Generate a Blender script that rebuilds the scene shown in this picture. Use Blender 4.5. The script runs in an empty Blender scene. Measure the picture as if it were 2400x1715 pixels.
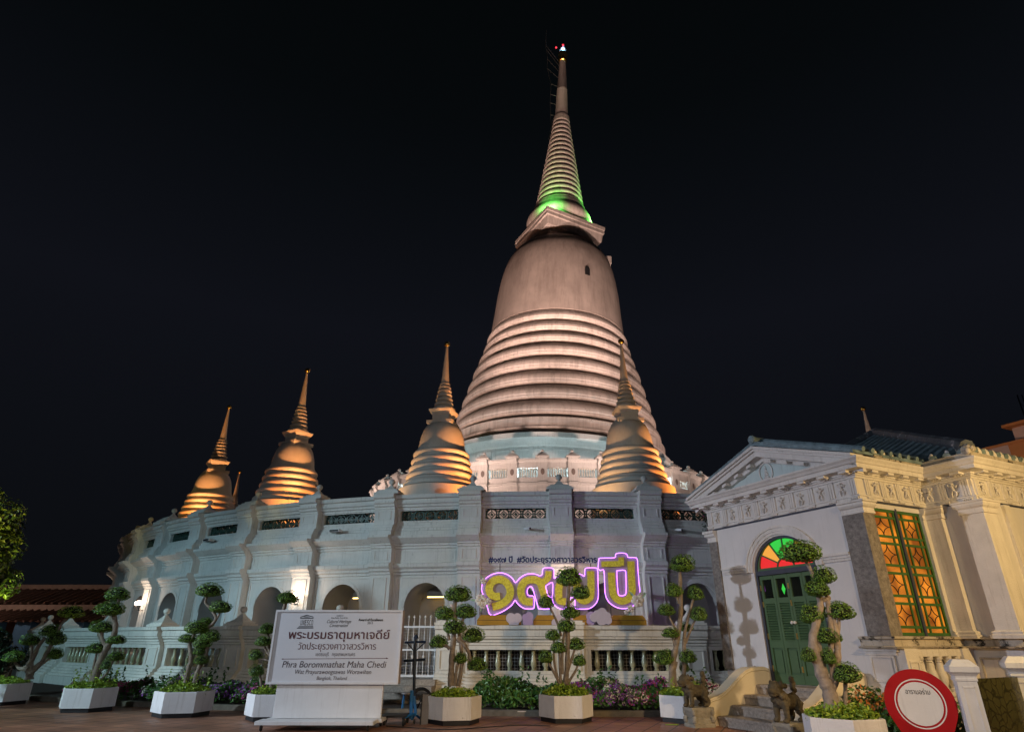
import bpy, bmesh, math, random
from math import sin, cos, pi, radians, sqrt, atan2
from mathutils import Matrix, Vector, noise
from mathutils.geometry import interpolate_bezier, tessellate_polygon

SC = bpy.context.scene
COL = SC.collection
random.seed(7)

# ------------------------------------------------------------------ camera
F_PX, TILT, ROLL, EYE = 1426.0, radians(24.3), radians(0.12), 1.45
fwd = Vector((0, cos(TILT), sin(TILT)))
up0 = Vector((0, -sin(TILT), cos(TILT)))
rt0 = Vector((1, 0, 0))
rt = rt0 * cos(ROLL) + up0 * sin(ROLL)
up = -rt0 * sin(ROLL) + up0 * cos(ROLL)
cam = bpy.data.cameras.new('camera')
cam.sensor_width = 36
cam.lens = F_PX / 2400 * 36
cam.clip_end = 2000
cam_ob = bpy.data.objects.new('camera', cam)
COL.objects.link(cam_ob)
m = Matrix.Identity(4)
for i in range(3):
    m[i][0], m[i][1], m[i][2] = rt[i], up[i], -fwd[i]
m[0][3], m[1][3], m[2][3] = 0, 0, EYE
cam_ob.matrix_world = m
SC.camera = cam_ob

# ------------------------------------------------------------------ night sky
world = bpy.data.worlds.new('World')
SC.world = world
world.use_nodes = True
nt = world.node_tree
bg = nt.nodes['Background']
tc = nt.nodes.new('ShaderNodeTexCoord')
sep = nt.nodes.new('ShaderNodeSeparateXYZ')
nt.links.new(tc.outputs['Generated'], sep.inputs[0])
ramp = nt.nodes.new('ShaderNodeValToRGB')
e = ramp.color_ramp.elements
e[0].position = 0.0; e[0].color = (0.0028, 0.0034, 0.0044, 1)
e[1].position = 1.0; e[1].color = (0.0006, 0.0012, 0.0012, 1)
a = ramp.color_ramp.elements.new(0.45); a.color = (0.0044, 0.0050, 0.0078, 1)
a = ramp.color_ramp.elements.new(0.72); a.color = (0.0017, 0.0024, 0.0030, 1)
nt.links.new(sep.outputs['Z'], ramp.inputs[0])
nt.links.new(ramp.outputs[0], bg.inputs[0])
bg.inputs[1].default_value = 1.0

# ------------------------------------------------------------------ flood lights of the site, and one fill
def lamp(name, kind, loc, energy, color, target=None, size=0.3, spot=60, blend=0.5):
    l = bpy.data.lights.new(name, kind)
    l.energy = energy; l.color = color
    if kind == 'AREA':
        l.shape = 'DISK'; l.size = size
    else:
        l.shadow_soft_size = size
    if kind == 'SPOT':
        l.spot_size = radians(spot); l.spot_blend = blend
    o = bpy.data.objects.new(name, l)
    COL.objects.link(o)
    o.location = loc
    if target is not None:
        o.rotation_euler = (Vector(target) - Vector(loc)).to_track_quat('-Z', 'Y').to_euler()
    return o

COOL = (0.54, 0.82, 1.0)
WARM = (1.0, 0.65, 0.25)
# a bank of three cool floods on a pole left of the forecourt
lamp('flood_light_cool', 'SPOT', (-21, 7.5, 6.8), 3500, (0.48, 0.84, 1.0), (-14.5, 23, 0.6), 0.18, 50, 0.9)
lamp('flood_light_cool', 'SPOT', (-21, 7.4, 6.8), 5400, (0.62, 0.87, 1.0), (-2, 21, 0.2), 0.18, 50, 0.9)
lamp('flood_light_cool', 'SPOT', (-21, 7.3, 6.8), 6200, (0.80, 0.84, 1.0), (5.2, 14.0, 0.6), 0.18, 46, 0.9)
lamp('flood_light_sodium', 'SPOT', (9.6, 7.1, 3.7), 760, WARM, (7.6, 12.6, 2.7), 0.08, 105, 0.5)
lamp('street_lamp_sodium', 'SPOT', (6.0, -2.0, 7.5), 3500, (1.0, 0.70, 0.40), (1, 17.0, -1.8), 0.15, 44, 0.9)
lamp('forecourt_fill_light', 'SPOT', (-8, -2, 6.5), 1300, (0.78, 0.88, 1.0), (-1, 14, 0.5), 0.3, 90, 0.6)  # unseen lamp behind the camera, added to fill the forecourt

SC.view_settings.view_transform = 'Standard'
SC.view_settings.look = 'None'
SC.view_settings.exposure = 0.15
SC.view_settings.gamma = 1
SC.render.engine = 'CYCLES'
SC.cycles.use_denoising = True
SC.cycles.max_bounces = 5
SC.cycles.diffuse_bounces = 3
SC.cycles.glossy_bounces = 2
SC.cycles.transparent_max_bounces = 6
SC.cycles.sample_clamp_indirect = 4

# ------------------------------------------------------------------ pixel helper: photo pixel -> point at depth Y
def ray(x, y):
    x2, u2 = x - 1200, 857.5 - y
    return fwd * F_PX + rt * x2 + up * u2

def at(x, y, Y):
    d = ray(x, y); k = Y / d.y
    return Vector((d.x * k, Y, EYE + d.z * k))

def on_ground(x, y, z=0.0):
    d = ray(x, y); k = (z - EYE) / d.z
    return Vector((d.x * k, d.y * k, z))

# ------------------------------------------------------------------ materials
def nodes(name):
    mt = bpy.data.materials.new(name); mt.use_nodes = True
    t = mt.node_tree
    return mt, t, t.nodes['Principled BSDF']

def mat(name, col, rough=0.7, var=0.12, scale=3.0, bump=0.15, metal=0.0, spec=0.4, streak=0.0,
        streak_col=(0.12, 0.11, 0.09), spots=0.0, bscale=40.0, spot_scale=None, spot_pos=0.64, streak_scale=(6, 6, 0.5), streak_pos=0.53):
    mt, t, b = nodes(name)
    N, L = t.nodes, t.links
    tcn = N.new('ShaderNodeTexCoord')
    nz = N.new('ShaderNodeTexNoise'); nz.inputs['Scale'].default_value = scale
    nz.inputs['Detail'].default_value = 8; nz.inputs['Roughness'].default_value = 0.65
    L.new(tcn.outputs['Object'], nz.inputs['Vector'])
    r = N.new('ShaderNodeValToRGB')
    r.color_ramp.elements[0].position = 0.3; r.color_ramp.elements[1].position = 0.7
    r.color_ramp.elements[0].color = tuple(c * (1 - var) for c in col) + (1,)
    r.color_ramp.elements[1].color = tuple(min(1, c * (1 + var)) for c in col) + (1,)
    L.new(nz.outputs['Fac'], r.inputs[0])
    out = r.outputs[0]
    if streak > 0:                                   # rain streaks: noise stretched along z
        mp = N.new('ShaderNodeMapping'); mp.inputs['Scale'].default_value = streak_scale
        L.new(tcn.outputs['Object'], mp.inputs['Vector'])
        n2 = N.new('ShaderNodeTexNoise'); n2.inputs['Scale'].default_value = 2.2
        n2.inputs['Detail'].default_value = 7; n2.inputs['Roughness'].default_value = 0.7
        L.new(mp.outputs[0], n2.inputs['Vector'])
        r2 = N.new('ShaderNodeValToRGB')
        r2.color_ramp.elements[0].position = streak_pos; r2.color_ramp.elements[0].color = (0, 0, 0, 1)
        r2.color_ramp.elements[1].position = 0.80; r2.color_ramp.elements[1].color = (streak, streak, streak, 1)
        L.new(n2.outputs['Fac'], r2.inputs[0])
        mx = N.new('ShaderNodeMixRGB'); L.new(r2.outputs[0], mx.inputs[0])
        L.new(out, mx.inputs[1]); mx.inputs[2].default_value = streak_col + (1,)
        out = mx.outputs[0]
    if spots > 0:                                    # flaked and mouldy patches
        n3 = N.new('ShaderNodeTexNoise'); n3.inputs['Scale'].default_value = spot_scale or scale * 1.7
        n3.inputs['Detail'].default_value = 12; n3.inputs['Roughness'].default_value = 0.75
        L.new(tcn.outputs['Object'], n3.inputs['Vector'])
        r3 = N.new('ShaderNodeValToRGB')
        r3.color_ramp.elements[0].position = spot_pos; r3.color_ramp.elements[0].color = (0, 0, 0, 1)
        r3.color_ramp.elements[1].position = spot_pos + 0.06; r3.color_ramp.elements[1].color = (spots, spots, spots, 1)
        L.new(n3.outputs['Fac'], r3.inputs[0])
        m3 = N.new('ShaderNodeMixRGB'); L.new(r3.outputs[0], m3.inputs[0])
        L.new(out, m3.inputs[1]); m3.inputs[2].default_value = tuple(c * 0.5 for c in streak_col) + (1,)
        out = m3.outputs[0]
    L.new(out, b.inputs['Base Color'])
    b.inputs['Roughness'].default_value = rough
    b.inputs['Metallic'].default_value = metal
    b.inputs['Specular IOR Level'].default_value = spec
    if bump > 0:
        nb = N.new('ShaderNodeTexNoise'); nb.inputs['Scale'].default_value = bscale
        nb.inputs['Detail'].default_value = 6
        L.new(tcn.outputs['Object'], nb.inputs['Vector'])
        bp = N.new('ShaderNodeBump'); bp.inputs['Strength'].default_value = bump
        bp.inputs['Distance'].default_value = 0.03
        L.new(nb.outputs['Fac'], bp.inputs['Height']); L.new(bp.outputs[0], b.inputs['Normal'])
    return mt

def glow(name, col, strength, base=None):
    mt, t, b = nodes(name)
    b.inputs['Base Color'].default_value = (base or col) + (1,)
    b.inputs['Emission Color'].default_value = col + (1,)
    b.inputs['Emission Strength'].default_value = strength
    return mt

def leaf_mat(name, dark, light, rough=0.42):
    mt, t, b = nodes(name)
    N, L = t.nodes, t.links
    g = N.new('ShaderNodeNewGeometry')
    r = N.new('ShaderNodeValToRGB')
    r.color_ramp.elements[0].color = dark + (1,); r.color_ramp.elements[1].color = light + (1,)
    x = r.color_ramp.elements.new(0.75); x.color = tuple(0.6 * d + 0.4 * l for d, l in zip(dark, light)) + (1,)
    L.new(g.outputs['Random Per Island'], r.inputs[0])
    L.new(r.outputs[0], b.inputs['Base Color'])
    b.inputs['Roughness'].default_value = rough
    b.inputs['Specular IOR Level'].default_value = 0.5
    return mt

M = {}
M['wall'] = mat('limewashed_plaster', (0.72, 0.72, 0.70), 0.8, 0.09, 1.1, 0.2, streak=0.6, streak_col=(0.28, 0.27, 0.25), spots=0.25, spot_scale=3.0)
M['wall_trim'] = mat('moulding_plaster', (0.72, 0.72, 0.70), 0.8, 0.09, 1.5, 0.2, streak=0.65, streak_col=(0.22, 0.21, 0.19), spots=0.35, spot_scale=2.6)
M['parapet'] = mat('weathered_parapet_plaster', (0.72, 0.69, 0.62), 0.82, 0.10, 2.0, 0.2, streak=0.55, streak_col=(0.16, 0.14, 0.11), spots=0.35)
M['baluster'] = mat('glazed_ceramic_green', (0.38, 0.37, 0.23), 0.22, 0.2, 5, 0.05, spec=0.6)
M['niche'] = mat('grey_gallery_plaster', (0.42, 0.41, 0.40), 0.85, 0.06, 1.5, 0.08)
M['grille'] = mat('green_glazed_lattice', (0.045, 0.10, 0.085), 0.4, 0.3, 9, 0.1)
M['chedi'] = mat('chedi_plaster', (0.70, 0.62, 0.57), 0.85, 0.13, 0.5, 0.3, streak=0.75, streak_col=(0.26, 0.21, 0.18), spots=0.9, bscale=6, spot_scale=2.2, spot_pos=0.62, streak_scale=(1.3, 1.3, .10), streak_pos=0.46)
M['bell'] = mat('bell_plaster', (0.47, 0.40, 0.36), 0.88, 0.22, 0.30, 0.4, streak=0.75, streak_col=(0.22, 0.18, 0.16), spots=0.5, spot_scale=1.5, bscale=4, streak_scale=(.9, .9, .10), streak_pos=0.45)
M['gap'] = mat('gap_shade_plaster', (0.26, 0.22, 0.20), 0.9, 0.3, 2, 0.1)  # darker plaster paints shade into the ring gaps and post holes
M['small'] = mat('small_chedi_plaster', (0.76, 0.71, 0.65), 0.85, 0.08, 1.5, 0.15, streak=0.3, spots=0.15, streak_col=(0.25, 0.2, 0.15))
M['gold'] = mat('gilded_metal', (0.95, 0.62, 0.16), 0.25, 0.05, 5, 0.02, metal=1.0)
M['white'] = mat('white_paint', (0.78, 0.79, 0.80), 0.5, 0.06, 2.0, 0.06, streak=0.4, streak_col=(0.42, 0.41, 0.40))
M['planter'] = mat('painted_concrete', (0.78, 0.78, 0.79), 0.7, 0.07, 3, 0.2, streak=0.6, streak_col=(0.34, 0.31, 0.27), spots=0.7, spot_scale=6, spot_pos=0.63)
M['black'] = mat('black_paint', (0.018, 0.018, 0.02), 0.55, 0.3, 4, 0.05)
M['pav'] = mat('pavilion_plaster', (0.72, 0.70, 0.70), 0.8, 0.06, 1.2, 0.1, streak=0.3, streak_col=(0.38, 0.36, 0.34))
M['pav_trim'] = mat('pavilion_moulding', (0.72, 0.69, 0.66), 0.8, 0.10, 2.4, 0.2, streak=0.5, streak_col=(0.22, 0.19, 0.15), spots=0.4)
M['stone'] = mat('grey_granite', (0.22, 0.20, 0.185), 0.75, 0.45, 14, 0.3, spots=0.5, streak_col=(0.06, 0.06, 0.05))
M['mould'] = mat('blackened_ledge_plaster', (0.50, 0.45, 0.38), 0.85, 0.2, 3, 0.3, spots=0.95, streak=0.8, streak_col=(0.04, 0.035, 0.03), spot_scale=3.2, spot_pos=0.53)
M['green'] = mat('green_door_paint', (0.075, 0.145, 0.065), 0.5, 0.12, 3, 0.05)
M['window_green'] = mat('window_green_paint', (0.05, 0.145, 0.028), 0.5, 0.12, 3, 0.05)
M['slate'] = mat('blue_grey_paint', (0.055, 0.062, 0.09), 0.6, 0.15, 4, 0.05)
M['brass'] = mat('brass_hinge', (0.8, 0.55, 0.18), 0.3, 0.1, 8, 0.02, metal=1)
M['porcelain'] = mat('porcelain_knob', (0.8, 0.78, 0.75), 0.2, 0.03, 4, 0)
M['glass_dark'] = mat('dark_window_glass', (0.012, 0.015, 0.012), 0.08, 0.3, 6, 0.02, spec=0.7)
M['roof_teal'] = mat('teal_glazed_roof_tile', (0.17, 0.24, 0.27), 0.45, 0.5, 6, 0.25, spots=0.7, streak_col=(0.5, 0.5, 0.5))
M['roof_red'] = mat('terracotta_roof_tile', (0.075, 0.046, 0.038), 0.8, 0.35, 5, 0.3)
M['roof_rib'] = mat('pale_roof_tile_ridge', (0.20, 0.135, 0.115), 0.8, 0.3, 6, 0.2)
M['roof_trim'] = mat('pale_ridge_plaster', (0.48, 0.38, 0.33), 0.85, 0.15, 3, 0.15)
M['step'] = mat('terrazzo_step', (0.36, 0.31, 0.26), 0.85, 0.35, 22, 0.35, spots=0.4, streak_col=(0.1, 0.09, 0.08))
M['cheek'] = mat('cream_cheek_wall', (0.70, 0.62, 0.46), 0.8, 0.07, 2, 0.1, spots=0.15)
M['bark'] = mat('grey_bark', (0.22, 0.18, 0.14), 0.9, 0.4, 12, 0.6, bscale=25)
M['bark_pale'] = mat('pale_bark', (0.34, 0.28, 0.23), 0.9, 0.3, 10, 0.5, bscale=25)
M['leaf'] = leaf_mat('topiary_leaf', (0.045, 0.125, 0.014), (0.26, 0.44, 0.055))
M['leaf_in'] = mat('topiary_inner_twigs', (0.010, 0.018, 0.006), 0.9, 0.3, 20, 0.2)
M['leaf_bright'] = leaf_mat('pot_shrub_leaf', (0.14, 0.25, 0.020), (0.46, 0.60, 0.06))
M['leaf_bed'] = leaf_mat('bed_shrub_leaf', (0.018, 0.075, 0.012), (0.12, 0.28, 0.045))
M['leaf_tree'] = leaf_mat('street_tree_leaf', (0.03, 0.06, 0.008), (0.20, 0.25, 0.03))
M['leaf_dark'] = leaf_mat('dark_hedge_leaf', (0.010, 0.022, 0.010), (0.04, 0.08, 0.03))
M['fl_purple'] = leaf_mat('purple_petals', (0.16, 0.02, 0.20), (0.36, 0.10, 0.50))
M['fl_pink'] = leaf_mat('magenta_petals', (0.30, 0.015, 0.12), (0.55, 0.10, 0.28))
M['fl_white'] = leaf_mat('white_petals', (0.55, 0.50, 0.45), (0.8, 0.78, 0.72))
M['fl_orange'] = leaf_mat('orange_petals', (0.40, 0.12, 0.03), (0.62, 0.30, 0.08))
M['lion'] = mat('mossy_lion_stone', (0.095, 0.078, 0.048), 0.9, 0.55, 7, 0.7, spots=0.8, streak_col=(0.03, 0.03, 0.025), bscale=30)
M['lion_base'] = mat('grey_carved_stone', (0.30, 0.28, 0.23), 0.9, 0.25, 7, 0.5, spots=0.3, bscale=30)
M['red'] = mat('red_sign_paint', (0.42, 0.004, 0.010), 0.45, 0.08, 3, 0.02)
M['red_dark'] = mat('red_ring_paint', (0.30, 0.008, 0.015), 0.5, 0.05, 3, 0.0)
M['sign_face'] = mat('sign_face_vinyl', (0.72, 0.74, 0.78), 0.4, 0.03, 1.5, 0.0)
M['ink_maroon'] = mat('maroon_lettering', (0.09, 0.012, 0.025), 0.6, 0.05, 3, 0)
M['ink_dark'] = mat('dark_lettering', (0.055, 0.038, 0.055), 0.6, 0.05, 3, 0)
M['ink_black'] = mat('black_lettering', (0.02, 0.02, 0.028), 0.6, 0.05, 3, 0)
M['ink_blue'] = mat('navy_lettering', (0.02, 0.035, 0.14), 0.55, 0.05, 3, 0)
M['gold_paint'] = mat('gold_glitter_board', (0.85, 0.68, 0.06), 0.5, 0.35, 25, 0.1)
M['backing'] = mat('lilac_backing_board', (0.36, 0.31, 0.36), 0.6, 0.05, 3, 0.02)
M['gold_box'] = mat('gold_plinth_paint', (0.42, 0.22, 0.02), 0.5, 0.15, 4, 0.05)
M['foam'] = mat('painted_foam_cutout', (0.62, 0.54, 0.62), 0.75, 0.06, 4, 0.05)
M['petal_cream'] = mat('cream_fabric_petal', (0.72, 0.66, 0.58), 0.7, 0.08, 6, 0.05)
M['leaf_mint'] = mat('mint_fabric_leaf', (0.34, 0.50, 0.36), 0.7, 0.1, 6, 0.05)
M['blue'] = mat('blue_steel_paint', (0.03, 0.20, 0.55), 0.4, 0.1, 4, 0.03)
M['navy'] = mat('dark_blue_steel', (0.015, 0.03, 0.06), 0.45, 0.15, 4, 0.03)
M['grey_paint'] = mat('grey_panel_paint', (0.16, 0.155, 0.16), 0.6, 0.15, 5, 0.05)
M['steel'] = mat('dull_steel', (0.30, 0.29, 0.28), 0.4, 0.2, 8, 0.05, metal=0.8)
M['rubber'] = mat('dark_rubber', (0.03, 0.03, 0.03), 0.8, 0.2, 8, 0.1)
M['shade'] = mat('painted_walkway_shade', (0.045, 0.035, 0.03), 0.9, 0.5, 2.5, 0.1)  # near-black colour standing in for shade on the walkway
M['marble'] = None
M['col_blue'] = mat('blue_column_paint', (0.12, 0.32, 0.62), 0.6, 0.1, 2, 0.05)
M['orange_wall'] = mat('orange_house_paint', (0.62, 0.27, 0.10), 0.8, 0.08, 1, 0.08)
M['pink_wall'] = mat('pale_pink_house_paint', (0.66, 0.52, 0.47), 0.8, 0.08, 1, 0.08)
M['soil'] = mat('dark_bed_soil', (0.035, 0.025, 0.018), 0.95, 0.4, 10, 0.6)
M['kerb'] = mat('worn_kerb_concrete', (0.16, 0.14, 0.11), 0.9, 0.3, 6, 0.3)
M['wire'] = mat('pale_wire', (0.5, 0.5, 0.5), 0.5, 0.05, 4, 0)
M['lamp_globe'] = glow('lit_lamp_globe', (1.0, 0.80, 0.62), 6)
M['led'] = glow('warm_led_strip', (1.0, 0.70, 0.22), 5.0)
M['neon'] = glow('violet_neon_tube', (0.55, 0.17, 1.0), 4.4)
M['neon_pink'] = glow('pink_neon_tube', (0.85, 0.25, 0.80), 1.5)
M['beacon'] = glow('blue_white_beacon', (0.35, 0.70, 1.0), 14)
M['beacon_red'] = glow('red_obstruction_lamp', (1.0, 0.05, 0.08), 1.0)
M['g_red'] = glow('lit_red_glass', (0.85, 0.02, 0.02), 0.75, (0.3, 0.01, 0.01))
M['g_orange'] = glow('lit_orange_glass', (0.95, 0.40, 0.05), 0.75, (0.3, 0.15, 0.02))
M['g_green'] = glow('lit_green_glass', (0.03, 0.65, 0.06), 0.75, (0.02, 0.2, 0.02))
M['g_violet'] = glow('lit_violet_glass', (0.35, 0.05, 0.5), 0.4, (0.02, 0.01, 0.03))

def marble_mat():
    mt, t, b = nodes('veined_green_marble')
    N, L = t.nodes, t.links
    tcn = N.new('ShaderNodeTexCoord')
    n1 = N.new('ShaderNodeTexNoise'); n1.inputs['Scale'].default_value = 3; n1.inputs['Detail'].default_value = 8
    L.new(tcn.outputs['Object'], n1.inputs['Vector'])
    w = N.new('ShaderNodeTexVoronoi'); w.feature = 'DISTANCE_TO_EDGE'; w.inputs['Scale'].default_value = 7
    mp = N.new('ShaderNodeMixRGB'); mp.blend_type = 'ADD'; mp.inputs[0].default_value = 0.35
    L.new(tcn.outputs['Object'], mp.inputs[1]); L.new(n1.outputs['Color'], mp.inputs[2])
    L.new(mp.outputs[0], w.inputs['Vector'])
    r = N.new('ShaderNodeValToRGB')
    r.color_ramp.elements[0].position = 0.0; r.color_ramp.elements[0].color = (0.02, 0.022, 0.015, 1)
    r.color_ramp.elements[1].position = 0.09; r.color_ramp.elements[1].color = (0.075, 0.078, 0.045, 1)
    L.new(w.outputs['Distance'], r.inputs[0])
    r2 = N.new('ShaderNodeValToRGB')
    r2.color_ramp.elements[0].color = (0.55, 0.55, 0.4, 1); r2.color_ramp.elements[1].color = (1, 0.9, 0.7, 1)
    L.new(n1.outputs['Fac'], r2.inputs[0])
    mx = N.new('ShaderNodeMixRGB'); mx.blend_type = 'MULTIPLY'; mx.inputs[0].default_value = 1
    L.new(r.outputs[0], mx.inputs[1]); L.new(r2.outputs[0], mx.inputs[2])
    L.new(mx.outputs[0], b.inputs['Base Color'])
    b.inputs['Roughness'].default_value = 0.18
    return mt
M['marble'] = marble_mat()

def amber_mat():
    mt, t, b = nodes('lit_amber_glass')
    N, L = t.nodes, t.links
    tcn = N.new('ShaderNodeTexCoord')
    v = N.new('ShaderNodeTexNoise'); v.inputs['Scale'].default_value = 1.6; v.inputs['Detail'].default_value = 2
    L.new(tcn.outputs['Object'], v.inputs['Vector'])
    v2 = N.new('ShaderNodeTexNoise'); v2.inputs['Scale'].default_value = 60; v2.inputs['Detail'].default_value = 3
    L.new(tcn.outputs['Object'], v2.inputs['Vector'])
    r = N.new('ShaderNodeValToRGB')
    r.color_ramp.elements[0].position = 0.45; r.color_ramp.elements[0].color = (0.16, 0.16, 0.16, 1)
    r.color_ramp.elements[1].position = 0.68; r.color_ramp.elements[1].color = (2.2, 2.2, 2.2, 1)
    L.new(v.outputs['Fac'], r.inputs[0])
    mm = N.new('ShaderNodeMath'); mm.operation = 'MULTIPLY'
    L.new(r.outputs[0], mm.inputs[0]); L.new(v2.outputs['Fac'], mm.inputs[1])
    ms = N.new('ShaderNodeMath'); ms.operation = 'MULTIPLY'; ms.inputs[1].default_value = 0.62
    L.new(mm.outputs[0], ms.inputs[0])
    b.inputs['Base Color'].default_value = (0.28, 0.09, 0.01, 1)
    b.inputs['Emission Color'].default_value = (1.0, 0.33, 0.025, 1)
    L.new(ms.outputs[0], b.inputs['Emission Strength'])
    b.inputs['Roughness'].default_value = 0.3
    bp = N.new('ShaderNodeBump'); bp.inputs['Strength'].default_value = 0.4
    L.new(v2.outputs['Fac'], bp.inputs['Height']); L.new(bp.outputs[0], b.inputs['Normal'])
    return mt
M['amber'] = amber_mat()

def paving_mat():
    mt, t, b = nodes('terracotta_paving')
    N, L = t.nodes, t.links
    tcn = N.new('ShaderNodeTexCoord')
    mp = N.new('ShaderNodeMapping'); mp.inputs['Rotation'].default_value = (0, 0, radians(24))
    L.new(tcn.outputs['Object'], mp.inputs['Vector'])
    br = N.new('ShaderNodeTexBrick'); br.offset = 0.0
    br.inputs['Color1'].default_value = (0.34, 0.17, 0.105, 1)
    br.inputs['Color2'].default_value = (0.45, 0.23, 0.14, 1)
    br.inputs['Mortar'].default_value = (0.05, 0.03, 0.022, 1)
    br.inputs['Scale'].default_value = 1.0
    br.inputs['Mortar Size'].default_value = 0.012
    br.inputs['Brick Width'].default_value = 0.42; br.inputs['Row Height'].default_value = 0.42
    L.new(mp.outputs[0], br.inputs['Vector'])
    nz = N.new('ShaderNodeTexNoise'); nz.inputs['Scale'].default_value = 1.2; nz.inputs['Detail'].default_value = 9
    L.new(tcn.outputs['Object'], nz.inputs['Vector'])
    r = N.new('ShaderNodeValToRGB')
    r.color_ramp.elements[0].position = 0.3; r.color_ramp.elements[0].color = (0.55, 0.55, 0.58, 1)
    r.color_ramp.elements[1].position = 0.7; r.color_ramp.elements[1].color = (1.15, 1.1, 1.05, 1)
    L.new(nz.outputs['Fac'], r.inputs[0])
    mx = N.new('ShaderNodeMixRGB'); mx.blend_type = 'MULTIPLY'; mx.inputs[0].default_value = 1
    L.new(br.outputs['Color'], mx.inputs[1]); L.new(r.outputs[0], mx.inputs[2])
    L.new(mx.outputs[0], b.inputs['Base Color'])
    b.inputs['Roughness'].default_value = 0.5
    b.inputs['Specular IOR Level'].default_value = 0.35
    bp = N.new('ShaderNodeBump'); bp.inputs['Strength'].default_value = 0.5; bp.inputs['Distance'].default_value = 0.01
    L.new(br.outputs['Fac'], bp.inputs['Height']); bp.invert = True
    L.new(bp.outputs[0], b.inputs['Normal'])
    return mt
M['paving'] = paving_mat()

# ------------------------------------------------------------------ mesh helpers
class MB:
    def __init__(s):
        s.v, s.f = [], []
    def add(s, vs, fs):
        b = len(s.v)
        s.v += [tuple(p) for p in vs]
        s.f += [tuple(i + b for i in q) for q in fs]
    def quad(s, a, b, c, d):
        s.add([a, b, c, d], [(0, 1, 2, 3)])
    def poly(s, pts):
        s.add(pts, [tuple(range(len(pts)))])
    def box(s, x0, x1, y0, y1, z0, z1):
        s.add([(x0, y0, z0), (x1, y0, z0), (x1, y1, z0), (x0, y1, z0), (x0, y0, z1), (x1, y0, z1), (x1, y1, z1), (x0, y1, z1)],
              [(0, 3, 2, 1), (4, 5, 6, 7), (0, 1, 5, 4), (1, 2, 6, 5), (2, 3, 7, 6), (3, 0, 4, 7)])
    def bevel_box(s, x0, x1, y0, y1, z0, z1, c=0.01):
        # box with chamfered vertical edges and top rim
        def ring(z, i):
            k = c
            return [(x0 + k + i, y0 + i, z), (x1 - k - i, y0 + i, z), (x1 - i, y0 + k + i, z), (x1 - i, y1 - k - i, z),
                    (x1 - k - i, y1 - i, z), (x0 + k + i, y1 - i, z), (x0 + i, y1 - k - i, z), (x0 + i, y0 + k + i, z)]
        s.loft([ring(z0, 0), ring(z1 - c, 0), ring(z1, c)])
    def loft(s, rings, cap=True, close=True):
        n = len(rings[0]); b = len(s.v)
        for r in rings:
            s.v += [tuple(p) for p in r]
        for i in range(len(rings) - 1):
            for j in range(n if close else n - 1):
                k = (j + 1) % n
                s.f.append((b + i * n + j, b + i * n + k, b + (i + 1) * n + k, b + (i + 1) * n + j))
        if cap:
            s.f.append(tuple(b + j for j in reversed(range(n))))
            s.f.append(tuple(b + (len(rings) - 1) * n + j for j in range(n)))
    def prism(s, pts, z0, z1):
        s.loft([[(x, y, z0) for x, y in pts], [(x, y, z1) for x, y in pts]])
    def prism_y(s, pts, y0, y1):                       # outline in x,z pushed along y
        s.loft([[(x, y0, z) for x, z in pts], [(x, y1, z) for x, z in pts]])
    def prism_x(s, pts, x0, x1):                       # outline in y,z pushed along x
        s.loft([[(x0, y, z) for y, z in pts], [(x1, y, z) for y, z in pts]])
    def lathe(s, prof, n=24, c=(0, 0, 0), cap=True, sq=None):
        rings = []
        for r, z in prof:
            rr = max(r, 1e-4)
            rings.append([(c[0] + rr * cos(2 * pi * j / n), c[1] + rr * sin(2 * pi * j / n), c[2] + z) for j in range(n)])
        s.loft(rings, cap)
    def sphere(s, c, r, n=14, m=8):
        if not hasattr(r, '__len__'):
            r = (r, r, r)
        rings = []
        for i in range(m + 1):
            t = -pi / 2 + pi * i / m
            q = max(cos(t), 1e-3)
            rings.append([(c[0] + r[0] * q * cos(2 * pi * j / n), c[1] + r[1] * q * sin(2 * pi * j / n), c[2] + r[2] * sin(t)) for j in range(n)])
        s.loft(rings)
    def tube(s, pts, rad, n=8, cap=True):
        pts = [Vector(p) for p in pts]
        if not hasattr(rad, '__len__'):
            rad = [rad] * len(pts)
        rings = []; px = None
        for i, p in enumerate(pts):
            d = (pts[min(i + 1, len(pts) - 1)] - pts[max(i - 1, 0)])
            if d.length < 1e-9: d = Vector((0, 0, 1))
            d.normalize()
            if px is None:
                px = d.orthogonal().normalized()
            else:
                px = (px - d * px.dot(d))
                px = px.normalized() if px.length > 1e-6 else d.orthogonal().normalized()
            py = d.cross(px)
            rings.append([p + (px * cos(2 * pi * j / n) + py * sin(2 * pi * j / n)) * rad[i] for j in range(n)])
        s.loft(rings, cap)
    def build(s, name, material, parent=None, smooth=None, loc=None):
        me = bpy.data.meshes.new(name)
        me.from_pydata(s.v, [], s.f)
        me.validate()
        bm = bmesh.new(); bm.from_mesh(me)
        bmesh.ops.recalc_face_normals(bm, faces=bm.faces)
        bm.to_mesh(me); bm.free()
        me.materials.append(material)
        if smooth:
            me.polygons.foreach_set('use_smooth', [True] * len(me.polygons))
            me.set_sharp_from_angle(angle=radians(smooth))
        o = bpy.data.objects.new(name, me)
        COL.objects.link(o)
        if parent is not None: o.parent = parent
        if loc is not None: o.location = loc
        return o

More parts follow.
